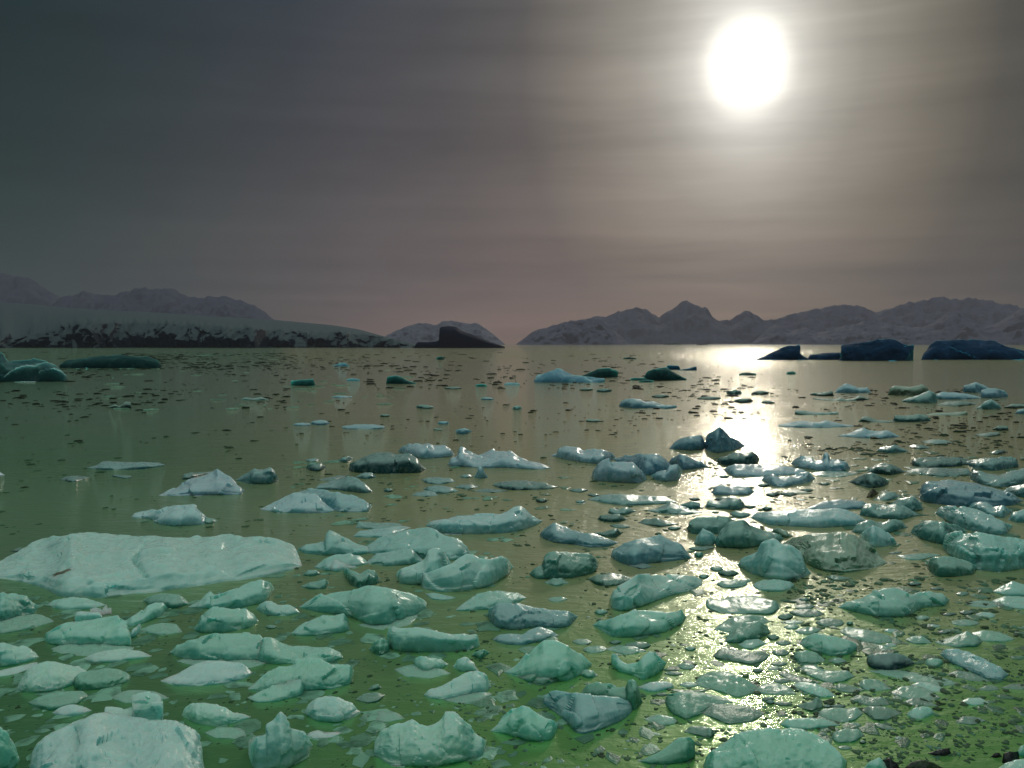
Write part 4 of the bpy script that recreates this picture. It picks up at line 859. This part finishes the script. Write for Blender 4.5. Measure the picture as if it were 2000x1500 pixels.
sv, sf = scatter(SLUSH, 2.2, .35, 0)
link('slush_ice', sv, sf, M_SLUSH, 'pale half sunk slush drifting between the larger chunks', 'slush', kind='stuff', smooth=False)

# ---------------------------------------------------------------- far land
def ridge(name, prof, dist, depth, mat, label, seed, rough=.12, foot=None, nv=60, spur=1.0, hscale=.2):
    p = parse(prof); x0, x1 = p[0, 0], p[-1, 0]
    nu = int(np.clip((x1 - x0) / 2.2, 40, 460)); px = np.linspace(x0, x1, nu); py = np.interp(px, p[:, 0], p[:, 1])
    py = soften(py, 2)
    ax, s = ray(px, py)
    dr = dist + depth
    Hh = np.maximum(HC + dr * s, .5)
    fine = fbm(np.stack([px / 9., np.full(nu, seed * 1.7), np.zeros(nu)], -1), seed, 4, .6)
    Hh = Hh * (1 + rough * .5 * fine) ; Hm = Hh.max()
    vs = np.concatenate([np.linspace(0, 1, nv), [1.15, 1.4, 1.8]])
    P = np.zeros((nu, len(vs), 3))
    for j, v in enumerate(vs):
        d = dist + depth * v
        g = v ** .9 if v <= 1 else max(0., 1 - (v - 1) * 1.25)
        P[:, j, 1] = d; P[:, j, 0] = ax * d; P[:, j, 2] = Hh * g
    Q = P / (Hm * 1.1); Q[..., 1] *= .6
    n1 = 1 - 2 * np.abs(fbm(Q * 1.4 + seed, seed + 1, 5, .55))
    n2 = 1 - 2 * np.abs(fbm(Q * np.array([4., 1.5, 2.]) + seed, seed + 9, 4, .55))
    m = np.interp(vs, [0, .12, .85, 1, 1.8], [.25, 1, .6, .08, .4])[None, :]
    P[..., 2] += (n1 - .45) * m * Hh[:, None] * .34 * spur + (n2 - .45) * m * Hh[:, None] * hscale * spur
    P[..., 1] -= (n1 - .4) * m * depth * .10
    P[:, 0, 2] = -2; P[:, -1, 2] = -2
    P[..., 2] = np.maximum(P[..., 2], -2)
    nT = len(vs); idx = np.arange(nu * nT).reshape(nu, nT)
    a, b, c, e = idx[:-1, :-1].ravel(), idx[1:, :-1].ravel(), idx[1:, 1:].ravel(), idx[:-1, 1:].ravel()
    return link(name, P.reshape(-1, 3), list(zip(a, b, c, e)), mat, label, 'mountain', kind='structure')
ridge('mountains', '1090,671 1120,641 1142,630 1160,617 1185,620 1220,606 1245,601 1262,607 1285,621 1310,605 1335,587 1352,592 1375,603 1400,626 1425,626 1445,612 1455,609 1475,618 1495,627 1520,622 1550,612 1600,603 1640,598 1680,598 1710,610 1740,603 1780,591 1830,586 1900,585 1930,587 1965,598 2000,603 2060,612 2140,640 2200,671', 3600, 700, M_MTN2, 'range of hazy snow streaked peaks on the right horizon', 3, .10)
ridge('mountains', '1008,672 1025,660 1040,648 1060,641 1085,634 1110,629 1150,623 1175,622 1190,634 1205,650 1218,663 1230,672', 2400, 300, M_MTN, 'near purple grey headland left of the highest peak', 5, .16)
ridge('mountains', '1465,672 1480,660 1492,648 1515,634 1528,642 1545,647 1570,640 1600,650 1640,640 1690,628 1720,631 1760,637 1800,641 1825,628 1850,613 1868,612 1885,620 1920,641 1945,633 1968,620 1985,609 2000,601 2030,595 2090,605 2160,640 2220,672', 2500, 420, M_MTN, 'lower dark streaked foothills in front of the right range', 8, .18)
ridge('mountains', '738,668 755,655 780,643 800,637 815,632 832,631 850,636 870,626 890,628 910,632 932,631 945,639 958,648 972,660 986,672', 2300, 220, M_PALE, 'pale snowy hill behind the dark wedge iceberg', 12, .1)
ridge('mountains', '60,671 95,600 120,578 160,573 190,576 215,575 232,572 250,571 268,567 285,566 300,572 318,566 335,561 352,571 372,583 395,582 420,579 440,579 470,588 500,598 520,611 538,627 560,650 580,671', 3300, 500, M_MTN2, 'hazy jagged ridge rising behind the glacier', 15, .10)
ridge('mountains', '-160,560 -80,530 0,535 60,546 110,577 150,600 190,671', 3700, 500, M_MTN2, 'faint bluish massif at the far left', 19, .06)

def glacier():
    top = parse('-90,585 0,590 60,594 120,600 200,605 300,610 420,618 540,625 650,635 700,643 740,655 775,664 815,674')
    cl = parse('-90,668 0,662 40,656 75,650 130,637 200,632 270,631 370,634 440,640 530,645 600,650 660,650 720,655 770,663 815,674')
    px = np.linspace(-90, 815, 420); yt = np.interp(px, top[:, 0], top[:, 1]); yc = np.interp(px, cl[:, 0], cl[:, 1])
    ax, st = ray(px, yt); _, sc = ray(px, yc)
    d0 = 640 + 60 * fbm(np.stack([px / 60, 0 * px, 0 * px], -1), 3, 4)
    hc = np.maximum(HC + (d0 + 14) * sc, .4); dtop = 1500.; ht = np.maximum(HC + dtop * st, .6)
    fine = fbm(np.stack([px / 7, 0 * px, 0 * px], -1), 31, 4, .6); hc = hc * (1 + .12 * fine)
    rows = []
    for v in np.linspace(0, 1, 26):                   # cliff
        d = d0 + 14 * v ** 1.5; rows.append((d, hc * v))
    for v in np.linspace(0, 1, 22)[1:]:               # snow slope
        d = d0 + 14 + (dtop - d0 - 14) * v; hb = hc * max(0, 1 - v * 7) + soften(hc, 60) * min(1, v * 7); rows.append((d, hb + (ht - hb) * v ** .85))
    rows.append((dtop + 300 + 0 * px, ht * .4)); rows.append((dtop + 500 + 0 * px, ht * 0 - 2))
    P = np.stack([np.stack([ax * d, d, z], -1) for d, z in rows], 1)
    m = np.zeros(P.shape[1]); m[1:26] = np.sin(np.linspace(.3, 2.9, 25)); m[26:34] = .15
    Q = P / 16.
    n = facets(Q * np.array([1, 1, .8]), 4) * 1.0 + fbm(Q * 2.2, 8, 4) * .8
    n2 = 1 - 2 * np.abs(fbm(P / np.array([26., 40., 60.]), 12, 4))
    P[..., 1] += (n * 9. - n2 * 9.) * m[None, :]
    P[..., 2] += (fbm(Q * 1.5, 21, 3) * 1.8) * m[None, :]
    P[..., 2] += fbm(P / np.array([90., 160., 50.]), 41, 3) * 1.2 * np.clip(np.arange(P.shape[1]) - 26, 0, 6)[None, :] / 6 * (np.arange(P.shape[1]) < 44)[None, :]
    P[:, 0, 2] = -2
    nu, nT = P.shape[:2]; idx = np.arange(nu * nT).reshape(nu, nT)
    a, b, c, e = idx[:-1, :-1].ravel(), idx[1:, :-1].ravel(), idx[1:, 1:].ravel(), idx[:-1, 1:].ravel()
    return link('glacier', P.reshape(-1, 3), list(zip(a, b, c, e)), M_GLA, 'long snow covered glacier ending in a dark blotched cliff at the left', 'glacier', kind='structure')
glacier()

# ---------------------------------------------------------------- air
if HAZE > 0:
    m = bpy.data.materials.new('sea_haze'); m.use_nodes = True; m.node_tree.nodes.clear(); T = NT(m.node_tree)
    out = T.n('ShaderNodeOutputMaterial')
    pv = T.n('ShaderNodeVolumePrincipled', i={'Color': HAZECOL, 'Density': HAZE, 'Anisotropy': .35})
    T.link(pv.outputs[0], out.inputs['Volume'])
    x0, x1, y0, y1, z0, z1 = -4200, 4200, -80, 5200, -2.4, 390
    v = [(x, y, z) for z in (z0, z1) for y in (y0, y1) for x in (x0, x1)]
    link('haze', v, [(0, 2, 3, 1), (4, 5, 7, 6), (0, 1, 5, 4), (2, 6, 7, 3), (0, 4, 6, 2), (1, 3, 7, 5)], m, 'thin pale haze over the whole bay', 'haze', kind='stuff', smooth=False)

for o in scene.objects:
    if '_d' in o: del o['_d']

cam = bpy.data.cameras.new('camera'); co = bpy.data.objects.new('camera', cam); col.objects.link(co)
cam.sensor_fit = 'HORIZONTAL'; cam.sensor_width = 36; cam.lens = 36 * F / 2000; cam.clip_start = .1; cam.clip_end = 40000
co.location = (0, 0, HC); co.rotation_euler = (R(90) - PITCH, 0, 0)
scene.camera = co
vs = scene.view_settings; vs.view_transform = 'Standard'; vs.look = 'None'; vs.exposure = EXPOSURE; vs.gamma = 1; vs.use_curve_mapping = False
scene.cycles.max_bounces = 6; scene.cycles.volume_bounces = 1; scene.cycles.transparent_max_bounces = 6
scene.cycles.sample_clamp_indirect = 4.0; scene.cycles.use_denoising = True
